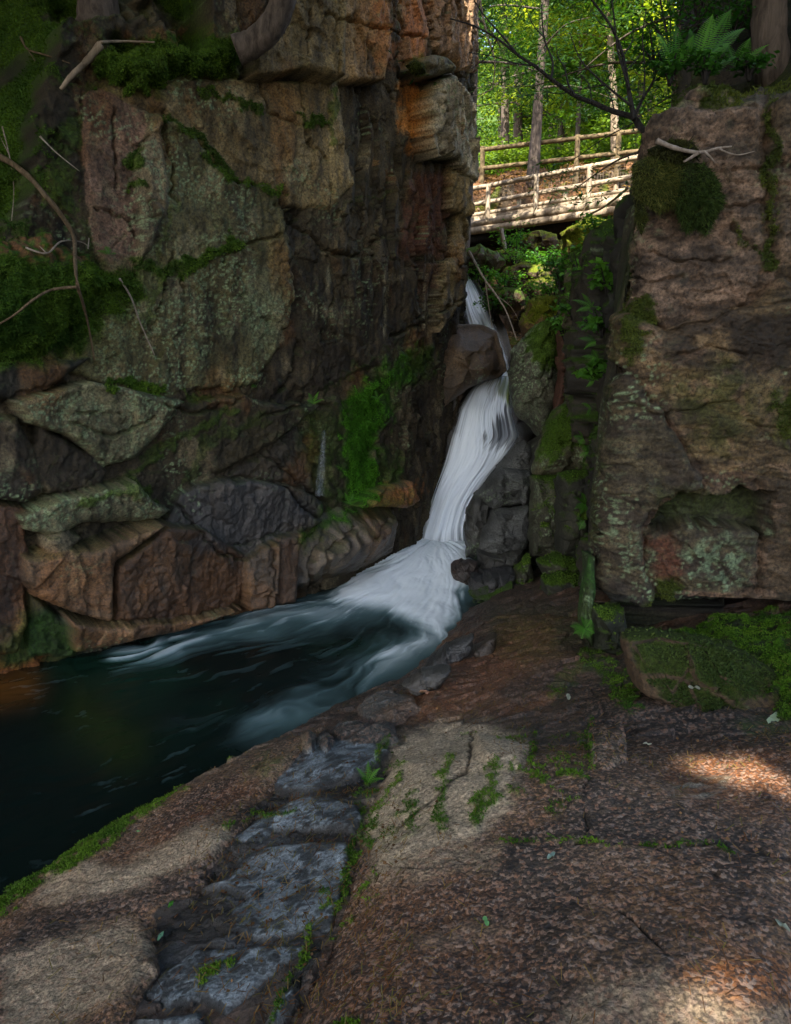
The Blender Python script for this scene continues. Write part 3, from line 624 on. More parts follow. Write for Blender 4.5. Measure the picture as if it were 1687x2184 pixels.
w1 = fbm(A * 2, B * 2, 4, 3)
det = (facet(A + w1 * .1, B * 1.6 + w1 * .2, .5, .3, 33, .3, .5) * .038 + facet(A + w1 * .05, B * 2 + w1 * .1, .12, .12, 39, .4, .5) * .024 + facet(A, B * 2, .045, .05, 49, .4, .5) * .008 + fbm(A * 3, B * 5, 2, 5) * .03 + fbm(A * 20, B * 34, 1.1, 3) * .007)
hor = np.abs(fbm(A * 1.6, B * 9 + A * .8, 55, 4)); det = det - (1 - sstep(0, .035, hor)) * .016 * (fbm(A * 2, B * 2, 66, 2) > -.1)
qx, qy, _z = proj(P + Nn * H[..., None]); qx = qx + fbm(A * 7, B * 7, 21, 4) * 10; qy = qy + fbm(A * 7, B * 7, 25, 4) * 8; tr = np.zeros_like(A)
for pts, w_ in [([(1320,655),(1425,704),(1500,688),(1560,662),(1700,640)], 4), ([(1340,860),(1400,885),(1480,872),(1570,850)], 3), ([(1560,480),(1610,530),(1660,560)], 4), ([(1400,232),(1500,216),(1610,228)], 3), ([(1560,362),(1700,350)], 4), ([(1390,540),(1470,560),(1560,552)], 2.5), ([(1638,170),(1634,350),(1645,560)], 6), ([(1330,590),(1400,600),(1460,590)], 2.5), ([(1500,420),(1560,440),(1640,430)], 2.5), ([(1420,760),(1520,740),(1600,760)], 2.5), ([(1620,1030),(1630,1130),(1620,1260)], 7), ([(1360,320),(1352,420),(1340,520)], 4), ([(1380,1130),(1500,1122),(1620,1130)], 3), ([(1600,900),(1680,920),(1760,900)], 3)]:
    tr = np.maximum(tr, stroke(qx, qy, pts, w_))
det = det - tr * .045 * (1 - top)
det = det * (1 - top) + top * (sstep(3.9, 4.4, B) * facet(A + w1 * .3, B + w1 * .3, .6, .5, 83, .6, .8) * .3 + fbm(A * 2.2, B * 2.2, 5, 5) * .16 + .02)
Pd = P + Nn * (H * (1 - top) + det)[..., None]
px, py, zc = proj(Pd); jx = px + fbm(A * 7, B * 7, 2, 4) * 24; jy = py + fbm(A * 7 + 9, B * 7, 4, 4) * 24
c, wet, lich = paint(PK, A, B, Pd, H, ID, S, MBk, px, py); c[ID < 0] = (.09, .065, .05); c[B < .03] = (.02, .02, .015)  # undercut below the face painted near black to deepen its shade
v = fbm(A * 3, B * 9, 1, 5); v2 = fbm(A * 12, B * 22, 5, 5); c = c * np.clip(1 + .5 * v + .5 * v2, .35, 1.9)[..., None]
c = mixc(c, (.05, .04, .035), sstep(-.05, .4, fbm(A * 2.5, B * 6, 15, 6)) * .7); c = mixc(c, (.07, .06, .04), sstep(1560, 1700, jx) * .5); c = mixc(c, (.27, .20, .17), sstep(.2, .6, fbm(A * 6, B * 8, 25, 5)) * .35 * (ID < 4))  # darkening towards the right is edge vignetting put into the rock colour
c = lichen(c, A, B, lich)
pal = in_poly(jx, jy, [(1500,1150),(1560,1150),(1600,1180),(1580,1250),(1500,1240),(1460,1190)], 16) * sstep(-.1, .15, fbm(A * 14, B * 14, 9, 4)); c = mixc(c, (.15, .20, .15), pal * .7)
c = mixc(c, (.15, .20, .15), in_poly(jx, jy, [(1310,1120),(1360,1140),(1370,1200),(1320,1190)], 14) * sstep(0, .25, fbm(A * 16, B * 16, 19, 4)) * .8); c = mixc(c, (.10,.045,.03), in_poly(jx, jy, [(1380,1150),(1430,1140),(1460,1200),(1440,1250),(1400,1230)], 12) * .8)
c = mixc(c, (.07,.075,.05), in_poly(jx, jy, [(1480,1050),(1590,1060),(1590,1110),(1420,1110)], 20) * .5)
nn = vnormals(Pd)
if nn[100, len(am) // 2] @ Nn[100, len(am) // 2] < 0: nn = -nn
m = np.zeros_like(A)
m = np.maximum(m, top * sstep(-.4, .2, fbm(A * 2, B * 2, 77, 4) + .2))
addm([(1340,650),(1380,620),(1400,660),(1390,720),(1340,760),(1325,700)], .95, 10); addl([(1640,180),(1645,300),(1642,420),(1650,560)], 10, .75)
addl([(1345,200),(1340,400),(1330,560),(1310,760),(1270,900),(1258,1150)], 16, .45); addm([(1390,1240),(1440,1230),(1450,1290),(1380,1290)], .8); addm([(1640,840),(1720,820),(1720,960),(1640,930)], .7)
addm([(1420,820),(1560,760),(1640,860),(1560,960),(1500,960)], .45, 40); addm([(1250,1280),(1340,1290),(1340,1390),(1250,1380)], .5); addl([(1560,480),(1600,520),(1640,560)], 6, .5); addm([(1400,1040),(1500,1040),(1600,1050),(1600,1090),(1400,1100)], .35)
m = m * sstep(-.55, .1, fbm(A * 11, B * 11, 3, 3) + .15)
Pd = Pd + Nn * (m * (.018 + .02 * np.clip(fbm(A * 14, B * 14, 3, 3), 0, 1)))[..., None]
yell = in_poly(jx, jy, [(1400,130),(1580,110),(1560,175),(1400,190)], 16)
mosscol = np.array([.028, .048, .010]) + np.clip(fbm(A * 6, B * 6, 4, 4) * .5 + .5, 0, 1)[..., None] * np.array([.04, .05, .008]) + yell[..., None] * np.array([.09, .09, .0])
c = c * (1 - .92 * m[..., None]) + mosscol * .92 * m[..., None]; wet = wet * (1 - .8 * m)
dirt = np.maximum(in_poly(jx, jy, [(1540,680),(1700,670),(1700,780),(1620,790),(1560,740)], 20), top * sstep(0, .4, fbm(A * 4, B * 4, 7, 4)) * .8); c = mixc(c, (.028, .02, .014), dirt * .85); c = mixc(c, (.022, .02, .012), sstep(3.9, 4.3, B) * .85)  # dirt patches; the bank above is darkened in colour for its shade
fuzz(Pd, nn, m * (1 - top * .3), 45000, .016, 'monolith', (.022, .042, .006), (.09, .11, .015))
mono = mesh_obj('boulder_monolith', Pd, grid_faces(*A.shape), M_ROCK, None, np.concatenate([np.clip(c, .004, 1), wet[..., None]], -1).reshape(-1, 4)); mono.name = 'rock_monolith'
tag(mono, 'huge pinkish brown rock face filling the right side, lichen at its foot', 'rock face')
MONO = (Pd, nn, top, m)

# ================================================================== GROUND
yv = np.concatenate([np.linspace(-6, 1.05, 40), np.exp(np.linspace(math.log(1.06), math.log(8.6), 900))]); uv = dense([(-3, -.8, .1), (-.8, .68, .00155), (.68, 3, .1)])
U, Y = np.meshgrid(uv, yv); X = U * np.maximum(Y + .45, 1.5)
tx, ty = .557, .83; nx, ny = .83, -.557
T_ = (X + 2.0) * tx + (Y - 3.0) * ty; D_ = (X + 2.0) * nx + (Y - 3.0) * ny
D_ = D_ - np.interp(T_, [-9, 0, 1.2, 2.1, 3.15, 4.0, 4.94, 9], [0, 0, 0, .14, .30, .22, .0, 0])
Zb = np.interp(D_, [-6, -2, 0, .22, .8, 1.6, 2.5, 3.3, 5, 8, 12], [-3.4, -2.3, -1.03, -.86, -.65, -.42, -.17, 0, .2, .6, 1.2])
Zb = Zb + .05 * fbm(X * .6, Y * .6, 3, 3)
P = np.stack([X, Y, Zb], -1); Nn = np.zeros_like(P); Nn[..., 2] = 1
BL = (.19, .22, .265); GR = (.16, .11, .075)
GBk = [
 bk([(-120,1990),(0,1905),(180,1785),(400,1660),(660,1548),(700,1530),(655,1590),(575,1680),(490,1780),(440,1860),(405,1900),(320,1955),(335,2060),(200,2260),(-120,2260)], .045, GR, (0,0), .12,.05, wet=.35, lichen=.0),
 bk([(832,1570),(920,1530),(1040,1525),(1140,1540),(1300,1528),(1500,1530),(1800,1500),(1800,2400),(540,2400),(600,2140),(690,2000),(735,1880),(768,1740),(800,1650)], .10, GR, (0,0), .30,.12, wet=.4, lichen=.0, rag=.6),
 bk([(645,1568),(720,1562),(790,1572),(835,1595),(805,1635),(760,1650),(690,1682),(610,1685),(568,1676),(600,1630),(618,1590)], .012, BL, (0,0), .03,.03, wet=.6, lichen=.1),
 bk([(480,1788),(540,1740),(640,1692),(700,1688),(760,1706),(778,1742),(755,1772),(660,1762),(585,1768),(560,1800),(520,1796)], .008, BL, (0,0), .03,.03, wet=.6, lichen=.1),
 bk([(470,1870),(510,1825),(570,1795),(650,1790),(745,1785),(742,1880),(705,1990),(640,1990),(545,2002),(480,1985),(436,1958),(520,1905),(420,1888)], .01, BL, (0,0), .03,.03, wet=.6, lichen=.1),
 bk([(290,2130),(330,2065),(410,2015),(560,2002),(668,2006),(645,2040),(560,2100),(480,2160),(430,2130),(350,2150)], .008, BL, (0,0), .03,.03, wet=.65, lichen=.1),
 bk([(275,2165),(350,2155),(430,2135),(440,2170),(380,2190),(290,2182)], .03, BL, (0,0), .03,.03, wet=.6),
 bk([(340,2260),(345,2185),(400,2165),(440,2260)], .03, BL, (0,0), .03,.03, wet=.6),
 bk([(560,2170),(600,2110),(650,2060),(640,2120),(590,2190)], .03, BL, (0,0), .03,.03, wet=.7),
 bk([(760,1490),(820,1468),(880,1480),(900,1510),(840,1530),(770,1515)], .05, (.09,.095,.10), (0,0), .06,.05, wet=.6),
 bk([(700,1555),(730,1530),(840,1530),(850,1570),(760,1575)], .05, (.08,.085,.09), (0,0), .06,.05, wet=.6),
 bk([(640,1560),(660,1545),(678,1560),(668,1580),(645,1582)], .09, (.1,.1,.09), (0,0), .05,.05, wet=.5), bk([(672,1565),(700,1548),(720,1560),(700,1580)], .07, (.09,.1,.11), (0,0), .05,.05, wet=.5),
 bk([(1255,1540),(1330,1530),(1340,1600),(1290,1640),(1262,1620)], .104, (.17,.14,.11), (0,0), .03,.02, wet=.3), bk([(1010,1560),(1135,1575),(1120,1640),(1060,1650),(1010,1620)], .112, (.15,.12,.09), (0,0), .05,.03, wet=.3),
 bk([(1330,1400),(1400,1330),(1560,1290),(1800,1270),(1800,1520),(1690,1500),(1600,1420)], .10, (.03,.045,.015), (0,0), .3,.10, wet=.1, rag=3),
 bk([(860,1470),(930,1400),(1000,1340),(1060,1300),(1240,1300),(1260,1390),(1180,1480),(1000,1520),(900,1530)], .05, (.12,.065,.035), (0,0), .2,.06, wet=.6),
]
H, ID, S = relief(P, Nn, X, Y, GBk, -.014 + 0 * X)
far = np.clip(zc if False else proj(P)[2], .8, 9)
grad_dir = (X * .93 + Y * -.37); cross = X * .37 + Y * .93
w1 = fbm(X * 2, Y * 2, 4, 3)
det = fbm(X * 1.4, Y * 1.4, 2, 4) * .03 + fbm(grad_dir * 2, cross * 5, 1, 4) * .007 + fbm(X * 22, Y * 22, 1, 3) * .005 + facet(X + w1 * .2, Y + w1 * .2, .5, .35, 43, .3, .5) * .012
slab = np.isin(ID, [2, 3, 4, 5, 6, 7, 8]); det = np.where(slab, fbm(X * 3, Y * 4, 2, 3) * .009 + fbm(X * 20, Y * 30, 7, 3) * .0015 + facet(X + w1 * .1, Y + w1 * .1, .35, .3, 47, .25, .3) * .012, det)
rocky = np.isin(ID, [9, 10, 11, 12, 16]) ; det = np.where(rocky | ((ID < 0)), det + facet(X + w1 * .1, Y * 1.2, .22, .12, 53, .5, .5) * .028, det)
mossb = ID == 15; det = np.where(mossb, fbm(X * 5, Y * 5, 2, 5) * .05, det)
Pd = P + Nn * (H + det)[..., None]
# long curved joints in the granite
px, py, zc = proj(Pd); jx = px + fbm(X * 8, Y * 8, 2, 4) * 20; jy = py + fbm(X * 8 + 9, Y * 8, 4, 4) * 14
kx = px + fbm(X * 5, Y * 5, 12, 4) * 14; ky = py + fbm(X * 5 + 9, Y * 5, 14, 4) * 9
joint = np.zeros_like(X)
for pts, wd in [([(1180,1800),(1290,1790),(1400,1800),(1560,1800),(1690,1830)], 4), ([(1130,1640),(1140,1560),(1200,1545),(1330,1540)], 3), ([(1260,1540),(1258,1640),(1240,1700),(1250,1770)], 3), ([(1310,1930),(1380,2000),(1440,2060),(1470,2130)], 3), ([(1010,1560),(990,1640),(930,1700),(860,1760)], 4), ([(1400,1805),(1500,1850),(1530,1870)], 3)]:
    joint = np.maximum(joint, stroke(kx, ky, pts, wd))
for pts, wd in [([(800,1850),(1000,1840),(1180,1800)], 2.2), ([(560,1620),(480,1700),(330,1780)], 2.2), ([(120,1880),(300,1870),(440,1850)], 2.5)]:
    joint = np.maximum(joint, .6 * stroke(kx, ky, pts, wd))
Pd[..., 2] -= joint * .012 * sstep(-.4, .2, fbm(X * 4, Y * 4, 5, 3))
c, wet, lich = paint(GR, X, Y, Pd, H, ID, S, GBk, px, py); c[ID < 0] = (.05, .035, .025); wet[ID < 0] = .75
seam = in_poly(jx, jy, [(610,1560),(835,1570),(800,1650),(772,1740),(742,1880),(690,2010),(600,2240),(230,2240),(320,2070),(440,1860),(490,1780),(565,1690)], 8) * (ID < 0); c = mixc(c, (.085, .095, .115), seam * .8)
grain = np.full(X.shape, .85, np.float32); grain[slab] = .0; grain[rocky] = .35; grain[mossb] = 0; grain[ID < 0] = .3; grain = grain * (1 - seam)
v = fbm(X * 2, Y * 2, 1, 5); v2 = fbm(X * 12, Y * 12, 5, 4); c = c * np.clip(1 + .35 * v + .35 * v2, .35, 1.8)[..., None]
orange = sstep(.0, .5, fbm(X * 1.3, Y * 1.3, 21, 4)) * (~slab); c = mixc(c, (.18, .10, .05), orange * .45); 
dk = sstep(.0, .4, fbm(X * 1.7, Y * 1.7, 31, 5)) * (~slab); c = mixc(c, (.035, .028, .024), dk * .65)
def pat(pl, cl, am, fe=14, g=None, wt=None):
    global c, grain, wet
    k = in_poly(jx, jy, pl, fe) * am; c = mixc(c, cl, k)
    if g is not None: grain = grain * (1 - k) + g * k
    if wt is not None: wet = wet * (1 - k) + wt * k
PG = (.36, .315, .27)
pat([(840,1590),(930,1535),(1040,1540),(1120,1580),(1110,1650),(1080,1730),(1010,1790),(900,1830),(800,1870),(772,1780),(800,1680)], PG, .95, 22, .12, .1)
pat([(800,1860),(900,1830),(1020,1800),(1080,1790),(1060,1840),(900,1880),(780,1910)], PG, .6, 22, .3, .1); pat([(860,2000),(1000,1960),(1090,1970),(1040,2010),(900,2030)], PG, .6, 18, .3)
pat([(1180,2183),(1260,2090),(1400,2060),(1560,2120),(1687,2150),(1687,2220),(1180,2220)], PG, .55, 26, .35, .2)
pat([(250,1850),(420,1760),(490,1740),(480,1790),(420,1840),(280,1900),(120,1930),(60,1930),(100,1870),(180,1830)], PG, .85, 20, .2, .1); pat([(520,1640),(600,1590),(650,1570),(640,1610),(600,1650),(560,1680),(500,1680)], (.2,.17,.13), .7, 12, .4, .2)
pat([(0,2040),(120,1990),(260,1960),(320,1990),(320,2080),(240,2140),(100,2220),(0,2220)], PG, .8, 24, .25, .15); pat([(380,1650),(560,1570),(640,1560),(560,1600),(440,1680)], (.17,.14,.11), .6, 14, .4)
pat([(240,1830),(330,1780),(470,1690),(560,1640),(540,1690),(440,1740),(330,1790)], (.15,.07,.03), .7, 14, .7, .5); pat([(60,1950),(280,1900),(420,1850),(470,1830),(420,1900),(240,1960),(0,2030)], (.045,.03,.022), .75, 18, .6, .7)
pat([(900,1530),(960,1440),(1080,1340),(1180,1330),(1150,1420),(1000,1500)], (.16,.07,.03), .6, 24, .5, .6); pat([(1400,1640),(1560,1590),(1687,1600),(1687,1760),(1480,1720)], (.20,.09,.035), .75, 26, .8)
pat([(780,1880),(1000,1870),(1150,1900),(1100,2183),(700,2183),(680,2050)], (.20,.105,.06), .45, 40, 1.0); pat([(1430,2080),(1600,2030),(1700,2060),(1700,2130),(1560,2140)], (.26,.13,.06), .8, 24, 1.0)
pat([(1230,1450),(1687,1520),(1687,1600),(1400,1620),(1250,1560)], (.035,.028,.022), .65, 30, .5, .3)
pale_r = in_poly(jx, jy, [(1000,1990),(1200,1900),(1700,1780),(1700,1700),(1300,1650),(1150,1800)], 40); c = mixc(c, (.17,.15,.14), pale_r * .35)
# standing water in the hollows
pud = np.zeros_like(X)
for pl in [[(505,1735),(560,1700),(640,1688),(600,1722),(540,1745)], [(590,1775),(680,1765),(760,1778),(745,1800),(640,1792)], [(320,1950),(410,1905),(480,1925),(520,1990),(440,2010),(340,2005)], [(660,1690),(760,1655),(830,1645),(800,1690),(770,1702)], [(1425,1680),(1480,1655),(1560,1665),(1550,1690),(1490,1705),(1440,1705)], [(600,2070),(690,2000),(690,2030),(620,2120)], [(440,1860),(520,1830),(490,1870)]]:
    pud = np.maximum(pud, in_poly(kx, ky, pl, 5))
sky_refl = in_poly(kx, ky, [(1420,1640),(1570,1640),(1570,1710),(1420,1710)], 3)  # this puddle gets the sky's reflection painted in as a pale colour
c = mixc(c, (.02, .014, .008), pud * .85 * (1 - sky_refl)); c = mixc(c, (.19, .17, .15), pud * sky_refl * sstep(.4, -.3, fbm(X * 8, Y * 14, 3, 3)))
wet = np.maximum(wet, pud); grain = grain * (1 - pud)
# drying pits on the blue slabs: dark wet spots that follow the surface
f1, f2, hid, _, _ = worley(X * 22 + fbm(X * 9, Y * 9, 2, 3), Y * 20, 91)
pits = (f1 < .30 + .22 * rnd(hid, 3)) * sstep(-.1, .1, fbm(X * 3.2, Y * 3.2, 41, 3)) * slab; blot = sstep(.22, .34, fbm(X * 7, Y * 10, 51, 5)) * slab
dsp = np.maximum(pits, blot); c = mixc(c, (.03, .034, .04), dsp * .75); wet = np.maximum(wet, dsp * .9); wet = np.where(slab, wet * sstep(-.8, .2, fbm(X * 4, Y * 4, 61, 3) + .2) * .9 + .05, wet)
c = mixc(c, (.03, .022, .016), sstep(.03, 0, S) * slab * .7)
nn = vnormals(Pd); nn = np.where(nn[..., 2:3] < 0, -nn, nn)
m = mossb * sstep(-.7, 0, fbm(X * 4, Y * 4, 3, 4) + .1)
addm([(-100,1960),(0,1890),(110,1840),(180,1785),(300,1700),(395,1655),(385,1685),(260,1770),(235,1810),(150,1850),(60,1900),(0,1950)], .95, 12); addl([(395,1650),(440,1625),(490,1610)], 8, .7)
addl([(820,1580),(790,1660),(770,1740),(745,1850),(715,1950)], 9, .6); addl([(860,1640),(810,1720),(780,1800)], 9, .5); addl([(1060,1620),(1040,1700),(1020,1750)], 14, .55); addl([(960,1620),(930,1700),(935,1760)], 12, .5)
addl([(880,1700),(870,1760)], 14, .5); addl([(1140,1560),(1130,1640),(1160,1660),(1250,1650)], 8, .6); addl([(1258,1540),(1255,1650)], 7, .6); addl([(1260,1400),(1320,1450),(1340,1500)], 26, .75); addl([(1180,1480),(1250,1400)], 20, .5)
addl([(700,1900),(660,2020),(580,2183)], 7, .5); addl([(1060,1790),(1300,1800),(1500,1800),(1560,1820)], 6, .35); addl([(430,2090),(480,2060)], 9, .7); addl([(480,1760),(620,1730)], 4, .6); addm([(560,1600),(600,1620),(580,1660),(540,1650)], .4); addm([(1560,1540),(1687,1500),(1687,1560),(1600,1580)], .4)
addm([(1050,1300),(1240,1300),(1250,1370),(1120,1420),(1040,1380)], .35, 30); addl([(760,2183),(640,2230)], 9, .5)
vein = 1 - sstep(.0, .09, np.abs(fbm(X * 3.2 + .5 * fbm(X * 7, Y * 7, 8, 3), Y * 2.2, 73, 4))); m = np.maximum(m, vein * in_poly(jx, jy, [(830,1580),(930,1535),(1140,1550),(1260,1560),(1250,1700),(1060,1800),(900,1860),(700,2000),(770,1740)], 20) * .7 * sstep(-.2, .3, fbm(X * 2, Y * 2, 75, 3) + .1))
m = m * sstep(-.45, .1, fbm(X * 16, Y * 16, 3, 3) + .12)
Pd[..., 2] += m * (.008 + .02 * np.clip(fbm(X * 14, Y * 14, 3, 3), 0, 1))
mosscol = np.array([.03, .075, .006]) + np.clip(fbm(X * 6, Y * 6, 4, 4) * .5 + .5, 0, 1)[..., None] * np.array([.06, .10, .008])
c = c * (1 - .9 * m[..., None]) + mosscol * .9 * m[..., None]; wet = wet * (1 - .8 * m); grain = grain * (1 - m)
c = mixc(c, (.02, .016, .012), joint * .7)
ncl = 70000; fuzz(Pd, nn, m, ncl, .011, 'ground', (.03, .085, .005), (.12, .22, .015))
ground = tag(mesh_obj('ground', Pd, grid_faces(*X.shape), M_GRAN, None, np.concatenate([np.clip(c, .004, 1), wet[..., None]], -1).reshape(-1, 4)), kind='structure')
ga = ground.data.attributes.new('Grain', 'FLOAT', 'POINT'); ga.data.foreach_set('value', grain.astype(np.float32).ravel())
GX, GY, GZ = X, Y, Pd[..., 2]
def gz(x, y):
    i = np.searchsorted(yv, y); i = min(max(i, 1), len(yv) - 1); u = x / max(yv[i] + .45, 1.5); j = min(max(np.searchsorted(uv, u), 1), len(uv) - 1); return float(GZ[i, j])
def gpt(px_, py_):
    z = -.1
    for _ in range(8):
        p = atz(px_, py_, z); z = .5 * z + .5 * gz(p[0], p[1])
    return p

# ================================================================== WATER
def water_mat(name):
    m, n, out = newmat(name); att = N(n, 'ShaderNodeAttribute', attribute_name='Col')
    d = N(n, 'ShaderNodeBsdfPrincipled'); n.links.new(att.outputs['Color'], d.inputs['Base Color'])
    r = N(n, 'ShaderNodeMapRange'); r.inputs[3].default_value = .26; d.inputs['Specular IOR Level'].default_value = .25; r.inputs[4].default_value = .75; n.links.new(att.outputs['Alpha'], r.inputs[0]); n.links.new(r.outputs[0], d.inputs['Roughness'])
    d.inputs['IOR'].default_value = 1.33; n.links.new(d.outputs[0], out.inputs[0]); return m
M_POOL = water_mat('pool_water')
def silk_mat(name):
    m, n, out = newmat(name); att = N(n, 'ShaderNodeAttribute', attribute_name='Col')
    d = N(n, 'ShaderNodeBsdfPrincipled'); n.links.new(att.outputs['Color'], d.inputs['Base Color']); d.inputs['Roughness'].default_value = .55
    t = N(n, 'ShaderNodeBsdfTransparent'); mx = N(n, 'ShaderNodeMixShader'); n.links.new(att.outputs['Alpha'], mx.inputs[0])
    n.links.new(t.outputs[0], mx.inputs[1]); n.links.new(d.outputs[0], mx.inputs[2]); n.links.new(mx.outputs[0], out.inputs[0]); return m
M_SILK = silk_mat('silky_falling_water')

xv = np.arange(-7.5, 2.2, .016); yw = np.arange(1.2, 10.2, .016); X, Y = np.meshgrid(xv, yw)
P = np.stack([X, Y, np.full_like(X, -1.0)], -1); px, py, zc = proj(P)
# flow coordinates: the current leaves the fall's foot and bends down along the pool
fx, fy = .55, 9.3; dX, dY = X - fx, Y - fy; rr = np.hypot(dX, dY); ang = np.arctan2(dX, -dY)        # 0 = towards the camera, negative = to the left
bend = ang * 3.0 + rr * .22; q1 = fbm(X * .9, Y * .9, 3, 3)
st = fbm(bend * 3.2 + q1 * 1.5, rr * 1.0, 5, 4); st2 = fbm(bend * 11 + q1 * 1.5, rr * 1.3, 9, 3)
ax = px + q1 * 30 + st * 26; ay = py + q1 * 12 + st * 10
foam = np.zeros_like(X)
for pl, fe, am_ in [([(870,1180),(1000,1180),(985,1290),(930,1360),(880,1330),(820,1300),(700,1285),(740,1240),(820,1215)], 34, 1.0),
                  ([(960,1280),(985,1300),(920,1385),(840,1440),(760,1475),(800,1400),(850,1350)], 44, .5), ([(700,1270),(760,1270),(860,1300),(700,1330),(540,1350),(400,1375),(520,1310)], 36, .45)]:
    foam = np.maximum(foam, in_poly(ax, ay, pl, fe) * am_)
foam = np.maximum(foam, stroke(ax, ay, [(880,1300),(780,1420),(640,1510),(560,1540)], 55) * .30 * sstep(-.6, .6, st + .1)); foam = np.maximum(foam, stroke(ax, ay, [(720,1290),(520,1320),(380,1375),(250,1410)], 20) * .45 * sstep(-.4, .5, st2 + .1))
foam = foam * (1 - .7 * in_poly(ax, ay, [(640,1340),(820,1325),(850,1345),(800,1400),(640,1450),(400,1500),(450,1400)], 48)) + .0
thin = sstep(.28, .62, st2 + .35 * st) * sstep(1650, 1300, py) * .11 * sstep(250, 480, px); wisps = sstep(.45, .75, fbm(bend * 26 + q1 * 3 + fbm(X * 4, Y * 4, 3, 3) * 1.0, rr * 3.0, 19, 4)) * .10 * sstep(-.1, .35, fbm(X * 1.5, Y * 1.5, 88, 3))
foam = np.clip(foam * (.95 + .22 * st + .10 * st2) + thin + wisps, 0, 1)
col = np.zeros(X.shape + (3,), np.float32) + np.array([.003, .008, .007]); col = mixc(col, (.005, .020, .013), sstep(-.3, .5, fbm(X * .8, Y * .8, 6, 3)) * sstep(1700, 1400, py)); col = mixc(col, (.018, .030, .006), stroke(px, py, [(180,1520),(260,1590)], 60) * .6)
col = mixc(col, (.11, .045, .010), stroke(px + st * 14, py, [(-40,1480),(50,1460)], 40) * .8)
col = mixc(col, (.16, .27, .29), np.clip(foam * 1.7, 0, 1)); col = mixc(col, (.84, .92, .97), sstep(.22, .8, foam))
mound = sstep(2.2, 0, rr); z = -1.0 + mound * .22 + foam * .05 + st * .012 * (.3 + mound) + st2 * .004 + .006 * fbm(X * 3, Y * 3, 2, 3) + .0016 * fbm(bend * 40, rr * 7, 3, 3)
P[..., 2] = z
tag(mesh_obj('water', P, grid_faces(*X.shape), M_POOL, None, np.concatenate([col, np.clip(foam * 2, 0, 1)[..., None]], -1).reshape(-1, 4)), kind='structure')

def curtain(name, Lp, Rp, Ys, n=420, m=240, bulge=.12, dark=(), green=None, seed=0, fade=.14, bottom_soft=0.0, tint=1.0, thin=1.0):
    """falling water between two traced edges; Ys are distances at the same rows"""
    L = np.array(Lp, float); Rg = np.array(Rp, float); k = len(L); t = np.linspace(0, k - 1, n); ti = np.arange(k)
    def ip(v):
        kk = np.interp(t, ti, v); w_ = 31; ker = np.hanning(w_); ker /= ker.sum(); return np.convolve(np.pad(kk, w_ // 2, 'edge'), ker, 'valid')
    lx, ly, rx, ry, yy = ip(L[:, 0]), ip(L[:, 1]), ip(Rg[:, 0]), ip(Rg[:, 1]), ip(np.array(Ys, float))
    u = np.linspace(0, 1, m); V = np.linspace(0, 1, n)
    PX = lx[:, None] * (1 - u) + rx[:, None] * u; PY = ly[:, None] * (1 - u) + ry[:, None] * u
    Yd = yy[:, None] - bulge * np.sin(np.pi * u)[None, :] ** .6
    d = FW + np.stack([(PX - CX) / F, 0 * PX, 0 * PX], -1) - UP * ((PY - CY) / F)[..., None]; P = CAM + d * (Yd / d[..., 1])[..., None]
    Ug = np.repeat(u[None], n, 0); Vg = np.repeat(V[:, None], m, 1)
    s = fbm(Ug * 6 + fbm(Vg * 2.5, Ug * 2, 1, 2) * .8, Vg * 1.1, 2 + seed, 4, .55); s2 = fbm(Ug * 26 + s * 1.2, Vg * 1.6, 5 + seed, 3)
    P[..., 1] -= s * .03 + s2 * .004
    br = np.clip(.86 + .36 * s + .14 * s2, 0, 1); c = (np.array([.32, .40, .54]) * (1 - br[..., None]) + np.array([.82, .90, .99]) * br[..., None]) * tint
    ax = PX + s * 14 + s2 * 8; ay = PY + s * 10 + s2 * 22
    al = np.clip(sstep(0, fade, Ug + s2 * .07) * sstep(0, fade, 1 - Ug + s2 * .07), 0, 1)
    for pl, fe, am_ in dark:
        kx_ = in_poly(ax, ay, pl, fe) * am_; c = mixc(c.astype(np.float32), (.035, .04, .055), kx_ * (.75 + .5 * s2).clip(0, 1))
    if green is not None:
        c = mixc(c.astype(np.float32), (.13, .17, .02), in_poly(ax, ay, green, 7) * (.8 + .4 * s).clip(0, 1))
    if bottom_soft: al = al * sstep(0, bottom_soft, 1 - Vg + s * .05)
    al = al * (thin if thin == 1.0 else thin * (.6 + .8 * s2).clip(.1, 1.4))
    return mesh_obj(name, P, grid_faces(n, m), M_SILK, None, np.concatenate([c, al[..., None]], -1).reshape(-1, 4), origin=P[-1, m // 2]), P
o, FP = curtain('waterfall', [(1030,806),(1004,826),(978,870),(958,930),(944,985),(922,1050),(902,1110),(886,1170),(862,1235)],
                [(1092,800),(1092,835),(1100,880),(1118,930),(1092,965),(1050,1010),(1015,1060),(1000,1120),(1010,1235)],
                [10.75, 10.5, 10.2, 9.95, 9.8, 9.65, 9.5, 9.35, 9.2], bulge=.22,
                dark=[([(1050,900),(1092,862),(1125,880),(1128,925),(1090,958),(1060,955),(1028,950)], 9, .95), ([(975,880),(990,870),(980,930),(960,940)], 6, .6), ([(1040,815),(1060,812),(1055,850),(1035,845)], 6, .5)],
                green=[(1062,806),(1098,800),(1098,870),(1072,855),(1052,832)], bottom_soft=.16)
tag(o, 'long white waterfall sliding down into the pool below the wedge rock', 'waterfall')
o, UPF = curtain('waterfall', [(968,560),(978,620),(992,690),(1010,745),(1040,790),(1052,822)], [(992,572),(1018,610),(1046,660),(1070,715),(1086,765),(1094,815)], [13.3, 12.9, 12.5, 12.1, 11.8, 11.6], n=200, m=120, bulge=.1, seed=4, fade=.3)
tag(o, 'narrow white upper waterfall coming round the cliff corner below the bridge', 'waterfall')
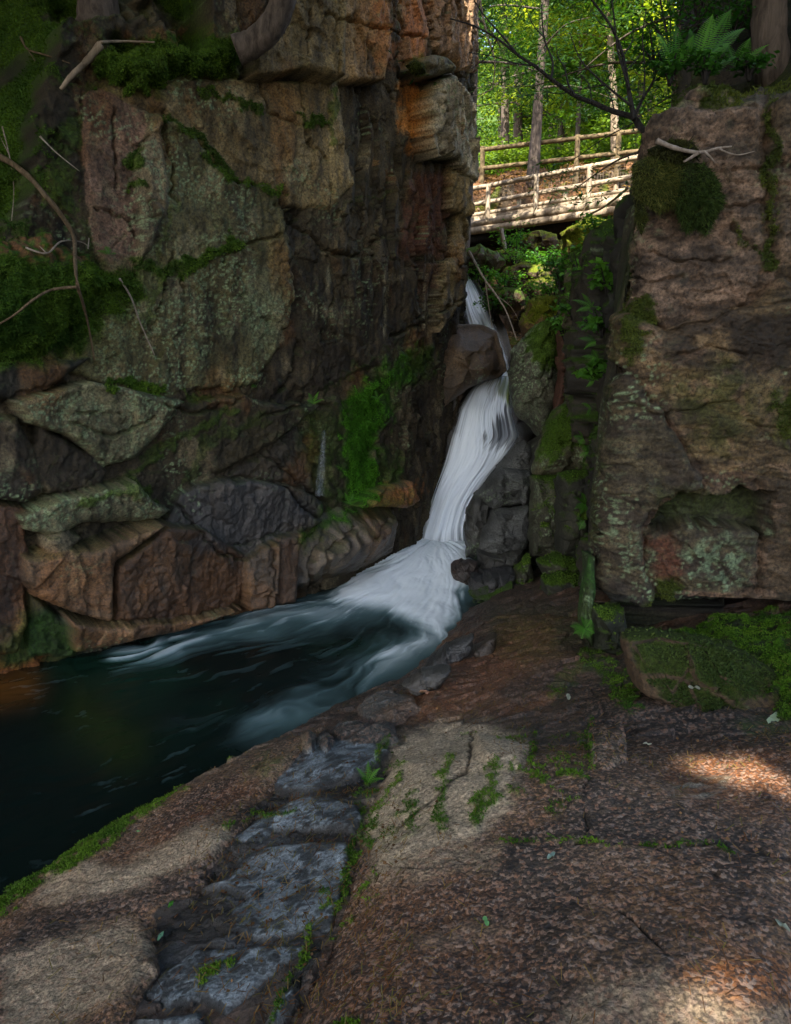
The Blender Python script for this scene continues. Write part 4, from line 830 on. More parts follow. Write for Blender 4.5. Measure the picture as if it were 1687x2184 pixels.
# rock bed the two falls slide over
def bed(name, P, back, wide, seed, col):
    n, m = P.shape[:2]; Q = P[::4, ::4].copy(); c0 = Q.mean(1, keepdims=True); Q = c0 + (Q - c0) * wide; Q[..., 1] += back
    nn_, mm_ = Q.shape[:2]; Q[..., 1] += facet(Q[..., 0] + 3, Q[..., 2], .3, .25, seed, .5, .6) * .1
    A_, B_ = Q[..., 0], Q[..., 2]; c = np.tile(np.array(col, np.float32), (nn_, mm_, 1)) * (1 + .5 * fbm(A_ * 4, B_ * 4, 3, 4))[..., None]
    back_ = Q + np.array([0, .6, 0]); V = np.concatenate([Q.reshape(-1, 3)]); o = mesh_obj(name, V, grid_faces(nn_, mm_), M_ROCK, None, np.concatenate([c, np.full((nn_, mm_, 1), .8)], -1).reshape(-1, 4)); return tag(o, kind='structure')
bed('rock_bed', FP, .22, 1.55, 5, (.05, .045, .045)); bed('rock_bed', UPF, .25, 1.6, 6, (.06, .05, .04))

# ================================================================== RIGHT SIDE OF THE GORGE
RWc = [(4.2, 14.5), (3.1, 12), (2.45, 9.6), (2.05, 7.7), (1.86, 6.2), (1.75, 5.3)]
rl = np.linalg.norm(np.diff(np.array(RWc), axis=0), axis=1).sum()
P, Nn, A, B = sheet(RWc, np.arange(0, rl, .02), dense([(-1.3, 2.9, .02), (2.9, 6, .06)]), ztop=2.75, backslope=.35)
w1 = fbm(A * 2, B * 2, 4, 3)
cr_, ch_ = cracks(A * 1.4, B * .7, .55, 5, .03)
h = (rnd(ch_, 3) - .4) * .34 - cr_ * .14 + rough_detail(A, B, 1.4, 7) - .12 * sstep(rl - 1.6, rl - .8, A)
Pd = P + Nn * h[..., None]; nn = vnormals(Pd)
if nn[60, 60] @ Nn[60, 60] < 0: nn = -nn
c = np.tile(np.array([.075, .065, .045], np.float32), A.shape + (1,)) * np.clip(.6 + rnd(ch_, 7) * .8 + .5 * fbm(A * 4, B * 4, 3, 5), .3, 2)[..., None]
c = c * (1 - .6 * sstep(rl - 2.6, rl - 1.2, A))[..., None]; c = lichen(c, A, B, np.full(A.shape, .3)); m = sstep(-.05, .35, fbm(A * 3, B * 1.6, 13, 5) + nn[..., 2] * 1.2 - .25 * sstep(rl - 2.6, rl - 1.2, A)); c = mixc(c, (.045, .085, .014), m * .9)  # near end darkened in colour to stand for the shadow of the crevice
tag(mesh_obj('gorge_wall', Pd, grid_faces(*A.shape), M_ROCK, None, np.concatenate([c, (.35 * (1 - m))[..., None]], -1).reshape(-1, 4)), kind='structure')
fuzz(Pd, nn, m, 22000, .022, 'rocks', (.02, .055, .006), (.10, .17, .02))

DG = (.082, .086, .092); BRN = (.11, .075, .045)
boulder('boulder', [(1100,960),(1150,930),(1210,900),(1262,960),(1262,1300),(1200,1316),(1100,1312),(1040,1290),(1040,1100)], 9.0, .35, (.035, .035, .028), label='dark broken rock mass at the back of the crevice behind the stepped pile', seed=77, wet=.4)
MG = ((.02, .06, .006), (.12, .19, .02)); MY = ((.05, .08, .006), (.20, .24, .02))
def B_(poly, Y, d, col, label, seed, **k): return boulder('boulder', poly, Y, d, col, label=label, seed=seed, **k)
B_([(900,835),(925,765),(952,706),(975,690),(1030,690),(1058,705),(1074,755),(1081,790),(1062,806),(1030,812),(1000,826),(965,850),(925,890),(905,880)], 10.3, .55, (.095, .07, .048), 'dark brown rock shoulder between the upper and the lower fall', 3, boxy=.42, chip=.7, jag=.6, ridge=[(.0, .9, .22), (.8, .2, .15)], lich=.05, wet=.5)
B_([(1088,748),(1108,725),(1140,692),(1190,672),(1197,720),(1187,800),(1178,862),(1160,926),(1150,936),(1120,902),(1096,880),(1087,800)], 9.3, .38, (.085, .085, .07), 'wedge shaped lichen-spotted block hanging beside the main waterfall', 5, ridge=[(.9, .1, .14)], lich=.8, moss_poly=[[(1128,692),(1192,676),(1186,790),(1150,782),(1118,732)]], mossc=MG, fz=2600)
B_([(1108,692),(1128,642),(1165,630),(1204,640),(1207,676),(1150,702),(1120,722)], 9.9, .35, BRN, 'bright mossy rock lying on top of the wedge block', 6, moss_top=.8, moss_poly=[[(1110,690),(1130,640),(1204,640),(1204,676)]], mossc=MY, fz=2000)
B_([(1180,872),(1225,842),(1272,850),(1266,940),(1252,1004),(1190,1012),(1138,1010),(1150,942)], 7.9, .3, (.08, .075, .05), 'sloping rock with a green moss cap right of the waterfall', 7, lich=.5, moss_poly=[[(1170,880),(1260,845),(1262,960),(1215,950),(1160,1000),(1150,960)]], mossc=MG, fz=2600)
B_([(1196,664),(1226,640),(1228,760),(1204,872),(1180,884),(1190,770)], 8.9, .2, (.11, .06, .045), 'thin upright reddish rock sliver behind the wedge block', 8, lich=.2)
B_([(1228,650),(1290,604),(1302,740),(1278,852),(1228,846),(1208,860)], 7.6, .3, (.06, .06, .04), 'tall ferny mossy rock in the crevice left of the great face', 9, moss_top=.4, moss_poly=[[(1230,640),(1300,600),(1300,760),(1250,800)]], mossc=MG, fz=2600)
B_([(1196,500),(1255,462),(1290,480),(1296,520),(1250,548),(1206,545)], 11.2, .5, BRN, 'rounded bright yellow-green moss mound under the bridge', 10, moss_top=.9, moss_poly=[[(1190,500),(1255,455),(1300,480),(1300,520),(1240,550)]], mossc=MY, fz=2600)
B_([(1288,480),(1338,428),(1345,520),(1310,575),(1285,560)], 8.6, .35, BRN, 'mossy knob beside the dark crevice under the bridge end', 11, moss_top=.8, moss_poly=[[(1285,480),(1340,428),(1340,500),(1300,520)]], mossc=MY, fz=2200)
B_([(1200,545),(1250,548),(1300,570),(1300,610),(1240,650),(1200,640),(1190,590)], 9.6, .4, (.07, .06, .04), 'dark blocky rock with moss streaks below the moss mound', 12, moss_top=.6, mossc=MG, fz=1600)
B_([(1119,935),(1061,996),(1070,1016),(1129,1004),(1131,950)], 8.9, .25, DG, 'uppermost grey stepped block beside the main waterfall', 13, lich=.35, strata=30, wet=.4)
B_([(1061,998),(1035,1034),(1010,1056),(1040,1080),(1128,1074),(1130,1004)], 8.6, .28, DG, 'grey block second from the top of the stepped pile', 14, lich=.35, strata=24, wet=.4)
B_([(993,1084),(1012,1056),(1046,1064),(1040,1112),(1024,1160),(1018,1192),(991,1188)], 8.55, .25, (.06, .06, .06), 'dark upright block at the edge of the falling water', 15, lich=.6, wet=.55)
B_([(1048,1082),(1130,1076),(1127,1136),(1114,1170),(1060,1178),(1016,1168),(1022,1146),(1038,1108)], 8.35, .28, DG, 'broad grey flat-faced block in the middle of the stepped pile', 16, lich=.3, wet=.35)
B_([(1016,1168),(1060,1176),(1114,1168),(1116,1196),(1100,1216),(1018,1218)], 8.2, .26, (.05, .05, .05), 'low dark block under the broad grey one', 17, lich=.3, wet=.5)
B_([(964,1206),(1000,1190),(1020,1196),(1012,1242),(998,1262),(980,1256),(966,1242)], 8.0, .2, (.06, .045, .04), 'small brown block jutting over the white foam', 18, wet=.6)
B_([(979,1254),(1006,1250),(1004,1302),(978,1294)], 7.9, .18, (.07, .06, .06), 'narrow foot stone standing in the foam edge', 19, wet=.6)
B_([(1004,1228),(1090,1214),(1098,1236),(1050,1252),(998,1264)], 7.75, .3, (.05, .05, .055), 'thin dark wet slab on the lowest step', 20, strata=40, wet=.6)
B_([(1000,1266),(1092,1238),(1104,1284),(1080,1304),(1008,1306)], 7.5, .3, (.045, .045, .045), 'black wet block lying at the bottom of the stepped pile', 21, strata=30, wet=.65, moss_top=.2, mossc=MG)
B_([(1095,1212),(1128,1180),(1137,1230),(1122,1272),(1094,1262)], 7.7, .2, (.05, .05, .04), 'leaning moss-edged stone right of the dark slabs', 22, moss_top=.5, mossc=MG, fz=500)
B_([(1088,1296),(1112,1270),(1150,1254),(1158,1290),(1130,1312),(1096,1306)], 7.0, .2, (.06, .06, .045), 'small green-topped stone where the granite slope begins', 23, moss_top=.6, mossc=MG, fz=900)
B_([(1156,1234),(1200,1218),(1236,1226),(1243,1290),(1190,1304),(1158,1300)], 6.6, .22, (.035, .035, .028), 'black shaded rock at the crevice bottom left of the green slab', 24, moss_top=.5, mossc=MG, fz=900)
B_([(1145,1196),(1190,1184),(1238,1196),(1236,1226),(1160,1236)], 6.9, .2, (.05, .05, .035), 'flat mossy stone above the black shaded rock', 25, moss_top=.7, mossc=MG, fz=700)
B_([(1132,1012),(1190,1012),(1192,1110),(1182,1192),(1130,1184)], 7.8, .26, (.06, .06, .045), 'tall dark mossy block right of the stepped pile', 26, lich=.4, moss_top=.5, mossc=MG, fz=600)
B_([(1192,1010),(1250,1000),(1247,1100),(1240,1192),(1186,1190)], 7.1, .26, (.045, .045, .035), 'darkest tall block inside the crevice', 27, lich=.3, moss_top=.5, mossc=MG, fz=600)
B_([(984,1328),(1050,1308),(1100,1300),(1086,1332),(1010,1362),(984,1352)], 6.7, .14, (.045, .05, .06), 'low wet bluish stone beside the pool edge', 28, wet=.9)
B_([(1332,1362),(1400,1352),(1480,1366),(1590,1392),(1665,1440),(1672,1474),(1600,1500),(1480,1502),(1400,1482),(1345,1452),(1334,1410)], 3.55, .30, (.09, .065, .045), 'low flat boulder with moss and needles on the granite by the rock face', 29, boxy=.5, moss_top=.55, mossc=((.02, .045, .008), (.07, .10, .02)), fz=5000, lean=-1.1, nth=220, nph=140, jag=.6)
B_([(1262,1292),(1330,1290),(1336,1380),(1300,1392),(1256,1376)], 4.6, .22, (.04, .045, .03), 'dark square support stone under the corner of the great face', 30, moss_top=.3, mossc=MG, fz=500)

B_([(905,1425),(955,1372),(1012,1350),(1006,1384),(955,1420),(915,1440)], gpt(955, 1400)[1] - .1, .13, (.055, .055, .06), 'flat wet dark ledge stone where the foam meets the granite', 81, strata=40, wet=.85, jag=.8)
B_([(856,1458),(900,1428),(962,1422),(940,1456),(880,1476)], gpt(910, 1450)[1] - .1, .12, (.06, .058, .058), 'low wet ledge stone holding the dry maple leaf', 82, strata=40, wet=.8, jag=.8)
B_([(960,1402),(1010,1380),(1060,1352),(1050,1384),(1000,1414)], gpt(1010, 1385)[1] - .08, .10, (.07, .055, .045), 'thin wet stone stepping up from the foam edge', 83, wet=.8, jag=.8)

def strip_rock(name, Lp, Rp, Y0, Y1, depth, col, label, seed, n=260, moss=None):
    """a long thin upright slab: oval sections between two traced edges"""
    L = np.array(Lp, float); Rg = np.array(Rp, float); t = np.linspace(0, len(L) - 1, n); ti = np.arange(len(L)); th = np.linspace(0, 2 * math.pi, 44, endpoint=False)
    Yt = np.linspace(Y0, Y1, n); V = np.zeros((n, 44, 3))
    for i in range(n):
        a = at(np.interp(t[i], ti, L[:, 0]), np.interp(t[i], ti, L[:, 1]), Yt[i]); b = at(np.interp(t[i], ti, Rg[:, 0]), np.interp(t[i], ti, Rg[:, 1]), Yt[i])
        c_ = (a + b) / 2; hx = (b - a) / 2; cs, sn = np.cos(th), np.sin(th); V[i] = c_ + hx * (np.sign(cs) * np.abs(cs) ** .6)[:, None] + np.array([0, depth, 0]) * (np.sign(sn) * np.abs(sn) ** .6)[:, None]
    nn_ = vnormals(V)
    A_ = V[..., 0] + V[..., 1]; B2 = V[..., 2]; d = facet(A_ * 2, B2, .16, .5, seed, .4, .5) * .03 + fbm(A_ * 12, B2 * 2.5, seed, 5) * .02
    cc_ = V.mean(1, keepdims=True); rad = V - cc_; rad[..., 2] = 0; rad /= np.linalg.norm(rad, axis=-1, keepdims=True) + 1e-9; V = V + rad * d[..., None]
    V[0] = V[0].mean(0); V[-1] = V[-1].mean(0)
    c = np.tile(np.array(col, np.float32), (n, 44, 1)) * np.clip(1 + .7 * fbm(A_ * 10, B2 * 2, 3, 5), .3, 2)[..., None]; c = lichen(c, A_, B2, np.full(A_.shape, .4))
    mm_ = sstep(-.1, .4, fbm(A_ * 5, B2 * 1.6, 6, 4) + .05); c = mixc(c, moss or (.03, .045, .014), mm_ * .8)
    o = mesh_obj(name, V, grid_faces(n, 44, True), M_ROCK, None, np.concatenate([c, np.full((n, 44, 1), .2)], -1).reshape(-1, 4), origin=cc_[-1, 0]); tag(o, label, 'rock slab'); return o
strip_rock('rock_slab', [(1343,440),(1335,500),(1317,640),(1301,780),(1277,940),(1262,1120),(1255,1200)], [(1355,440),(1347,500),(1329,620),(1312,770),(1289,920),(1274,1080),(1267,1200)], 5.3, 5.0, .10, (.06, .055, .04), 'tall thin splintered slab standing along the edge of the great face', 41)
strip_rock('rock_slab', [(1246,1180),(1242,1250),(1236,1325)], [(1264,1180),(1262,1260),(1258,1376)], 4.78, 4.62, .10, (.05, .07, .03), 'short green slab wedged at the foot of the great face corner', 42, n=90, moss=(.035, .085, .015))

# ================================================================== HILLSIDE
xt = dense([(-26, -1, .8), (-1, 9, .06), (9, 40, .6)]); yt = dense([(10.4, 27, .06), (27, 110, 1.2)]); X, Y = np.meshgrid(xt, yt)
Z = np.interp(Y, [10, 12, 15, 18, 20.3, 21.2, 22.4, 26, 60, 110], [1.0, 1.75, 2.9, 3.7, 4.5, 6.5, 7.35, 7.55, 16, 44]) + .05 * (X - 2) * (Y > 0) - .35 * np.exp(-((X - 2.0) / 1.2) ** 2) * sstep(24, 20, Y)
Z = Z - 2.2 * np.exp(-((X - 1.35) ** 2 + (Y - 11.4) ** 2) / 1.3); Z = Z + sstep(1.0, -2, X) * sstep(26, 14, Y) * 1.0
f1, f2, hid, dx_, dy_ = worley(X / .9 + fbm(X, Y, 3, 3) * .3, Y / .7, 13); rock = (rnd(hid, 2) > .62) & (Y < 21.5)
Z = Z + .22 * fbm(X * .9, Y * .9, 3, 5) * sstep(27, 21, Y) + rock * sstep(.55, .15, f1) * .32 * (.4 + rnd(hid, 4)) + .04 * fbm(X * 5, Y * 5, 3, 3)
c = np.tile(np.array([.13, .08, .05], np.float32), X.shape + (1,)) * np.clip(1 + .6 * fbm(X * 3, Y * 3, 1, 5) + .5 * fbm(X * 14, Y * 14, 1, 3), .25, 2.2)[..., None]
mo = sstep(.0, .35, fbm(X * 1.1, Y * 1.1, 31, 5)); c = mixc(c, (.10, .13, .02), mo * .85 * (Y < 21.5)); c = mixc(c, (.12, .105, .085), rock * sstep(.5, .3, f1) * .7 * (1 - mo))
c = mixc(c, (.03, .03, .02), sstep(.15, .5, fbm(X * 1.3, Y * 1.3, 61, 4)) * .6)
c = mixc(c, (.045, .10, .015), sstep(26, 32, Y) * .85); P = np.stack([X, Y, Z], -1); tag(mesh_obj('hillside', P, grid_faces(*X.shape), M_ROCK, None, np.concatenate([c, np.full(X.shape + (1,), .1)], -1).reshape(-1, 4)), kind='structure')
nn = vnormals(P); nn = np.where(nn[..., 2:3] < 0, -nn, nn); fuzz(P, nn, mo * (Y < 21), 14000, .05, 'hill', (.05, .09, .01), (.17, .21, .02))
def hz(x, y):
    i = min(max(np.searchsorted(yt, y), 1), len(yt) - 1); j = min(max(np.searchsorted(xt, x), 1), len(xt) - 1); return float(Z[i, j])
HZ = Z.copy(); 
def hz(x, y, Zm=HZ):
    i = min(max(np.searchsorted(yt, y), 1), len(yt) - 1); j = min(max(np.searchsorted(xt, x), 1), len(xt) - 1); return float(Zm[i, j])
for k, (px_, py_, y_, r_, lb) in enumerate([(1020, 560, 13.2, .5, 'dark rock by the brink of the upper fall'), (1075, 640, 12.6, .45, 'shaded brown rock just right of the upper fall'), (1115, 590, 14.0, .5, 'leaf-strewn mossy rock on the slope under the bridge'), (1150, 520, 16, .5, 'small rock high on the slope right under the bridge beams'), (1070, 560, 15, .5, 'mossy rock behind the white birch stick'), (1165, 615, 12.0, .4, 'mossy stone low on the sunlit slope')]):
    s_ = r_ * F / y_; rr_ = random.Random(k); pl = [(px_ + s_ * math.cos(a) * rr_.uniform(.8, 1.15), py_ + s_ * .62 * math.sin(a) * rr_.uniform(.8, 1.15)) for a in np.linspace(0, 6.28, 9)[:-1]]
    B_(pl, y_, r_ * .8, (.09, .065, .05), lb, 60 + k, moss_top=.65, mossc=MY if k > 1 else MG, fz=900, nth=80, nph=50)

# ================================================================== BRIDGE
A0 = at(1010, 402, 19.6); zrail = A0[2]; A1 = atz(1338, 340, zrail)           # near top rail, level
dv = A1 - A0; dv[2] = 0; LL = np.linalg.norm(dv); dv /= LL; wv = np.array([-dv[1], dv[0], 0.0]);  wv = wv if wv[1] > 0 else -wv
A0 = A0 - dv * 1.6; A1 = A1 + dv * 2.5; LL += 4.1; BW = 1.5; HR = 1.05
bridge = empty('footbridge', A0 - np.array([0, 0, HR + .35]), 'log footbridge with pale railings crossing high above the gorge', 'footbridge')
def up(v, z): return v + np.array([0, 0, z])
for side, off in ((0, 0.0), (1, BW)):
    o_ = wv * off
    for nm, z, r in (('top_rail', 0, .062), ('middle_rail', -.40, .05), ('lower_rail', -.66, .055)):
        b = MB(); b.tube([up(A0 + dv * t * LL + o_, z + .004 * math.sin(t * 19 + side)) for t in np.linspace(0, 1, 12)], r, 12, .05, side + z); b.build(nm, M_WOOD, bridge)
    for z, r in ((-.88, .11), (-1.06, .10)):
        b = MB(); b.tube([up(A0 + dv * t * LL + o_, z) for t in np.linspace(0, 1, 12)], r, 14, .12, z * 3 + side); b.build('log_beam', M_WOOD, bridge)
    b0 = at(1050, 430, 19.4); s0 = (b0 - A0) @ dv; s1 = (atz(1145, 375, zrail) - A0) @ dv; sp = s1 - s0
    for k in range(-1, 6):
        s_ = s0 + sp * k
        if 0 < s_ < LL:
            b = MB(); b.tube([up(A0 + dv * s_ + o_ - wv * (.07 if side == 0 else -.07), z) for z in (.0, -.4, -.92)], .062, 12, .06, k); b.build('post', M_WOOD, bridge)
for z in (-.42, -.66):
    b = MB(); b.box(up((A0 + A1) / 2 + wv * (BW - .06), z), dv * LL / 2, wv * .018, (0, 0, .045)); b.build('side_board', M_WOOD, bridge, False)
b = MB(); b.box(up((A0 + A1) / 2 - wv * .04, -.79), dv * LL / 2, wv * .02, (0, 0, .07)); b.build('edge_board', M_WOOD, bridge, False)
b = MB()
n_pl = int(LL / .2)
for k in range(n_pl):
    b.box(up(A0 + dv * (k + .5) * LL / n_pl + wv * BW * .5, -.80 + .006 * math.sin(k * 7)), dv * .092, wv * (BW * .5 + .04), (0, 0, .025))
b.build('deck', M_WOODD, bridge, False)
for off in (.25, .75, 1.25):
    b = MB(); b.tube([up(A0 + dv * t * LL + wv * off, -1.2) for t in (0, .33, .66, 1)], .13, 12, .1, off); b.build('support_beam', M_TWIG, bridge)
b = MB()      # wire mesh fixed behind the near railing
for k in range(int(LL / .07)): b.tube([up(A0 + dv * k * .07 + wv * .05, -.04), up(A0 + dv * k * .07 + wv * .05, -.4)], .0035, 3)
for k in range(7): b.tube([up(A0 + wv * .05, -.04 - k * .07), up(A1 + wv * .05, -.04 - k * .07)], .0035, 3)
b.build('wire_mesh', M_DEAD, bridge)
# path fence behind
f0 = at(1022, 320, 22.2); f1_ = at(1345, 281, 20.6); fd = f1_ - f0; FL = np.linalg.norm(fd); fd /= FL
fence = empty('rail_fence', f0 - np.array([0, 0, 1.1]), 'weathered brown two-rail fence along the path behind the footbridge', 'fence')
for nm, z in (('top_rail', 0), ('lower_rail', -.52)):
    b = MB(); b.tube([up(f0 + fd * t * FL * 1.15, z) for t in np.linspace(0, 1, 8)], .065, 10, .12, z); b.build(nm, M_WOODD, fence)
for px_ in (1030, 1150, 1238, 1322):
    t = (px_ - 1022) / (1345 - 1022) * FL; b = MB(); b.tube([up(f0 + fd * t, .08), up(f0 + fd * t, -1.3)], .075, 10, .08, px_); b.build('post', M_WOODD, fence)

# ================================================================== FOREST
def leaves(centres, ln, wd, droop, c1, c2, jitter=1.0, flat=.5, seed=0):
    r = np.random.RandomState(seed); n = len(centres); d = r.normal(size=(n, 3)); d[:, 2] = d[:, 2] * .35 - droop; d /= np.linalg.norm(d, axis=1)[:, None]
    nr = r.normal(size=(n, 3)) * (1 - flat) + np.array([0, 0, 1.0]); s = np.cross(d, nr); s /= np.linalg.norm(s, axis=1)[:, None] + 1e-9
    L = (ln * r.uniform(.6, 1.3, n))[:, None]; W = L * wd; a = centres; tip = a + d * L; mid = a + d * L * .45
    V = np.stack([a, mid + s * W, tip, mid - s * W], 1).reshape(-1, 3); Fc = np.arange(4 * n).reshape(-1, 4)
    t = np.clip(.5 + 1.1 * fbm(a[:, 0] * .55, a[:, 1] * .55, a[:, 2] * .9, 3) + r.uniform(-.3, .3, n), 0, 1)[:, None] ** 1.3; c = np.array(c1) * (1 - t) + np.array(c2) * t; C_ = np.repeat(np.concatenate([c, np.ones((n, 1))], 1), 4, 0); return V, Fc, C_  # position noise puts sunlit and shaded crown clumps into the leaf colours
GREENS = {'maple': ((.03, .10, .008), (.30, .40, .04)), 'hemlock': ((.012, .045, .012), (.05, .12, .03))}
def tree(kind, x, y, h, r0, crown0, crad, nleaf, seed, label, group='trees of the sunlit forest behind the footbridge', lean=(0, 0), bark=None, z0=None, size=None, holes=None, clump=1.0):
    r = np.random.RandomState(seed); z0 = hz(x, y) - .15 if z0 is None else z0; root = empty('maple_tree' if kind == 'maple' else 'hemlock_tree', (x, y, z0), label, 'tree', group)
    tp = [np.array([x + lean[0] * t + .12 * math.sin(seed + t * 5), y + lean[1] * t, z0 + h * t]) for t in np.linspace(0, 1, 7)]
    b = MB(); b.tube(tp, [r0 * (1.25 if i == 0 else 1 - .13 * i) for i in range(7)], 12, .12, seed); b.build('trunk', bark or M_BARK, root)
    lb = MB(); cen = []
    nb = 26 if kind == 'hemlock' else 20
    for k in range(nb):
        t = crown0 + (1 - crown0) * (k + .5) / nb; p = np.array([np.interp(t, np.linspace(0, 1, 7), [q[i] for q in tp]) for i in range(3)])
        az = k * 2.4 + r.uniform(-.4, .4); f = (1 - (t - crown0) / (1 - crown0)) ** .7 if kind == 'hemlock' else math.sin(math.pi * min(1, .15 + .85 * (t - crown0) / (1 - crown0))) ** .6
        L = crad * (.35 + .75 * f) * r.uniform(.7, 1.1); rise = -.12 if kind == 'hemlock' else r.uniform(.1, .6)
        dr = np.array([math.cos(az), math.sin(az), rise]); e = p + dr * L; mid = p + dr * L * .5 + np.array([0, 0, .08 * L])
        lb.tube([p, mid, e], [r0 * .25, r0 * .14, r0 * .04], 5, 0, k)
        m_ = int(nleaf / nb * (.5 + f)); q = r.uniform(.2, 1, m_) ** .8
        ns = 7; sub = r.randint(0, ns, m_); so = r.normal(size=(ns, 3)) * np.array([.34, .34, .16 if kind == 'maple' else .07]) * L * .75; sq = r.uniform(.25, 1, ns)
        base = p + dr * (sq[sub] * L)[:, None]; sp_ = L * .17 * clump
        g = base + so[sub] * (1 if kind == 'maple' else .9) + r.normal(size=(m_, 3)) * np.array([sp_, sp_, sp_ * (.42 if kind == 'maple' else .16)])
        cen.append(g)
    lb.build('limbs', bark or M_BARK, root); cen = np.concatenate(cen)
    if holes:
        for hp, hr in holes:
            v = cen - hp; tt = v @ sd; dd = np.linalg.norm(v - tt[:, None] * sd, axis=1); cen = cen[dd > hr]
    c1, c2 = GREENS[kind]; sz = size or (.15 if kind == 'maple' else .17)
    V, Fc, C_ = leaves(cen, sz, .38 if kind == 'maple' else .11, .25, c1, c2, seed=seed, flat=.55); mesh_obj('crown', V, Fc, M_LEAF, root, C_, False)
    return root
TR = [ # px at base, distance, kind, height, trunk radius, crown start, crown radius, leaves, lean, bark, label
 (1140, 21.3, 'hemlock', 15, .15, .16, 2.4, 12000, (0, 0), None, 'grey-brown trunk rising right in front of the path fence'),
 (1308, 22.8, 'maple', 12, .13, .25, 2.8, 9000, (-1.6, 0), M_BARKP, 'pale trunk leaning to the left above the right end of the bridge'),
 (1066, 26, 'hemlock', 15, .16, .2, 2.8, 9000, (0, 0), None, 'slim dark trunk nearest the cliff corner, behind the fence'),
 (1098, 29, 'hemlock', 16, .2, .15, 3.0, 9000, (0, 0), None, 'dark trunk second from the cliff corner, behind the fence'),
 (1190, 28, 'maple', 13, .14, .12, 3.2, 11000, (.5, 0), None, 'leafy maple with a slim stem between the two middle fence posts'),
 (1232, 33, 'hemlock', 17, .2, .15, 3.2, 9000, (0, 0), None, 'dark conifer stem behind the third fence post'),
 (1275, 30, 'maple', 13, .14, .15, 3.2, 11000, (-.4, 0), None, 'maple with yellow-green leaves left of the leaning pale trunk'),
 (1340, 27, 'maple', 12, .13, .1, 3.0, 11000, (0, 0), None, 'leafy maple half hidden by the great rock face'),
 (1160, 38, 'maple', 16, .2, .05, 4.2, 13000, (0, 0), None, 'tall far maple filling the middle of the gap'),
 (1060, 37, 'maple', 16, .2, .05, 4.2, 13000, (0, 0), None, 'tall far maple beyond the two dark stems'),
 (1260, 41, 'maple', 17, .2, .05, 4.4, 13000, (0, 0), None, 'tall far maple seen through the bare twigs'),
 (1370, 36, 'hemlock', 17, .22, .05, 4.0, 13000, (0, 0), None, 'dense conifer rising behind the top of the great face'),
 (1440, 31, 'hemlock', 15, .2, .1, 3.6, 11000, (0, 0), None, 'dark conifer behind the ferns on the rock top'),
 (985, 16.6, 'hemlock', 13, .15, .40, 2.8, 9000, (.3, 0), None, 'near conifer beside the cliff corner, its boughs hanging over the gap'),
 (1215, 24.5, 'maple', 10, .09, .2, 2.6, 10000, (.2, 0), None, 'young maple with bright layered leaves above the fence'),
 (1110, 52, 'maple', 22, .25, .02, 7.0, 16000, (0, 0), None, 'broad far maple closing the gap above the fence'),
 (1240, 56, 'maple', 24, .25, .02, 7.5, 16000, (0, 0), None, 'broad far maple farthest back in the middle'),
 (1390, 50, 'maple', 22, .25, .02, 7.0, 16000, (0, 0), None, 'broad far maple behind the great face'),
 (990, 34, 'hemlock', 17, .2, .05, 4.0, 9000, (0, 0), None, 'conifer mostly hidden by the left cliff'),
]
for k, (px_, y_, kd, h_, r_, c0_, cr_, nl, ln_, bk_, lb) in enumerate(TR):
    zc_ = y_ * math.cos(PITCH) - 5.5 * math.sin(PITCH); tree(kd, (px_ - CX) / F * zc_, y_, h_, r_, c0_, cr_, nl, 100 + k, lb, lean=ln_, bark=bk_, size=.30 if y_ > 45 else None)
tree('hemlock', 4.3, 7.4, 6.5, .10, .08, 1.9, 9000, 555, 'dark conifer overhanging the ferns on top of the great rock face', None, z0=3.9, size=.09)
tree('hemlock', 3.4, 8.8, 7.5, .10, .05, 1.7, 8000, 556, 'small conifer behind the left end of the great rock face top', None, z0=3.4, size=.10)
# saplings and understorey bushes in the sun
def bush(x, y, r_, n, seed, label, sz=.09, z=None, col=((.06, .14, .015), (.15, .25, .03)), group=None, cat='bush', name='bush'):
    r = np.random.RandomState(seed); z = hz(x, y) if z is None else z; root = empty(name, (x, y, z - .02), label, cat, group); b = MB(); cen = []
    for k in range(7):
        az = k * .9 + r.uniform(0, .5); e = np.array([x + r_ * .75 * math.cos(az), y + r_ * .75 * math.sin(az), z + r_ * r.uniform(.5, 1.5)]); b.tube([(x, y, z - .03), (x + (e[0] - x) * .4, y + (e[1] - y) * .4, z + r_ * .5), e], [.012, .009, .004], 4)
        for q in range(4): c_ = np.array([x, y, z]) + (e - np.array([x, y, z])) * r.uniform(.4, 1.1); cen.append(c_ + r.normal(size=(n // 28, 3)) * np.array([.25, .25, .08]) * r_)
    b.build('stems', M_TWIG, root); cen = np.concatenate(cen); V, Fc, C_ = leaves(cen, sz, .38, .1, *col, seed=seed, flat=.6); mesh_obj('foliage', V, Fc, M_LEAF, root, C_, False); return root
SL = ['low sapling at the left end of the path fence', 'sapling between the two dark stems and the path', 'sapling right of the grey-brown trunk', 'large sapling behind the third fence post', 'small sapling near the foot of the leaning pale trunk', 'sapling at the right end of the path fence', 'far wide sapling left in the gap', 'far wide sapling in the middle of the gap', 'far wide sapling right in the gap', 'far sapling beside the great rock face']
for k, (px_, y_, r_) in enumerate([(1050, 24, 1.0), (1110, 25, 1.2), (1175, 24, 1.1), (1215, 26, 1.4), (1262, 24, .9), (1320, 24.5, 1.2), (1085, 31, 2.0), (1200, 33, 2.2), (1290, 32, 2.0), (1350, 30, 1.8)]):
    zc_ = y_ * .978 - 1.2; bush((px_ - CX) / F * zc_, y_, r_, 1500, 200 + k, SL[k], .12, name='sapling', cat='sapling')
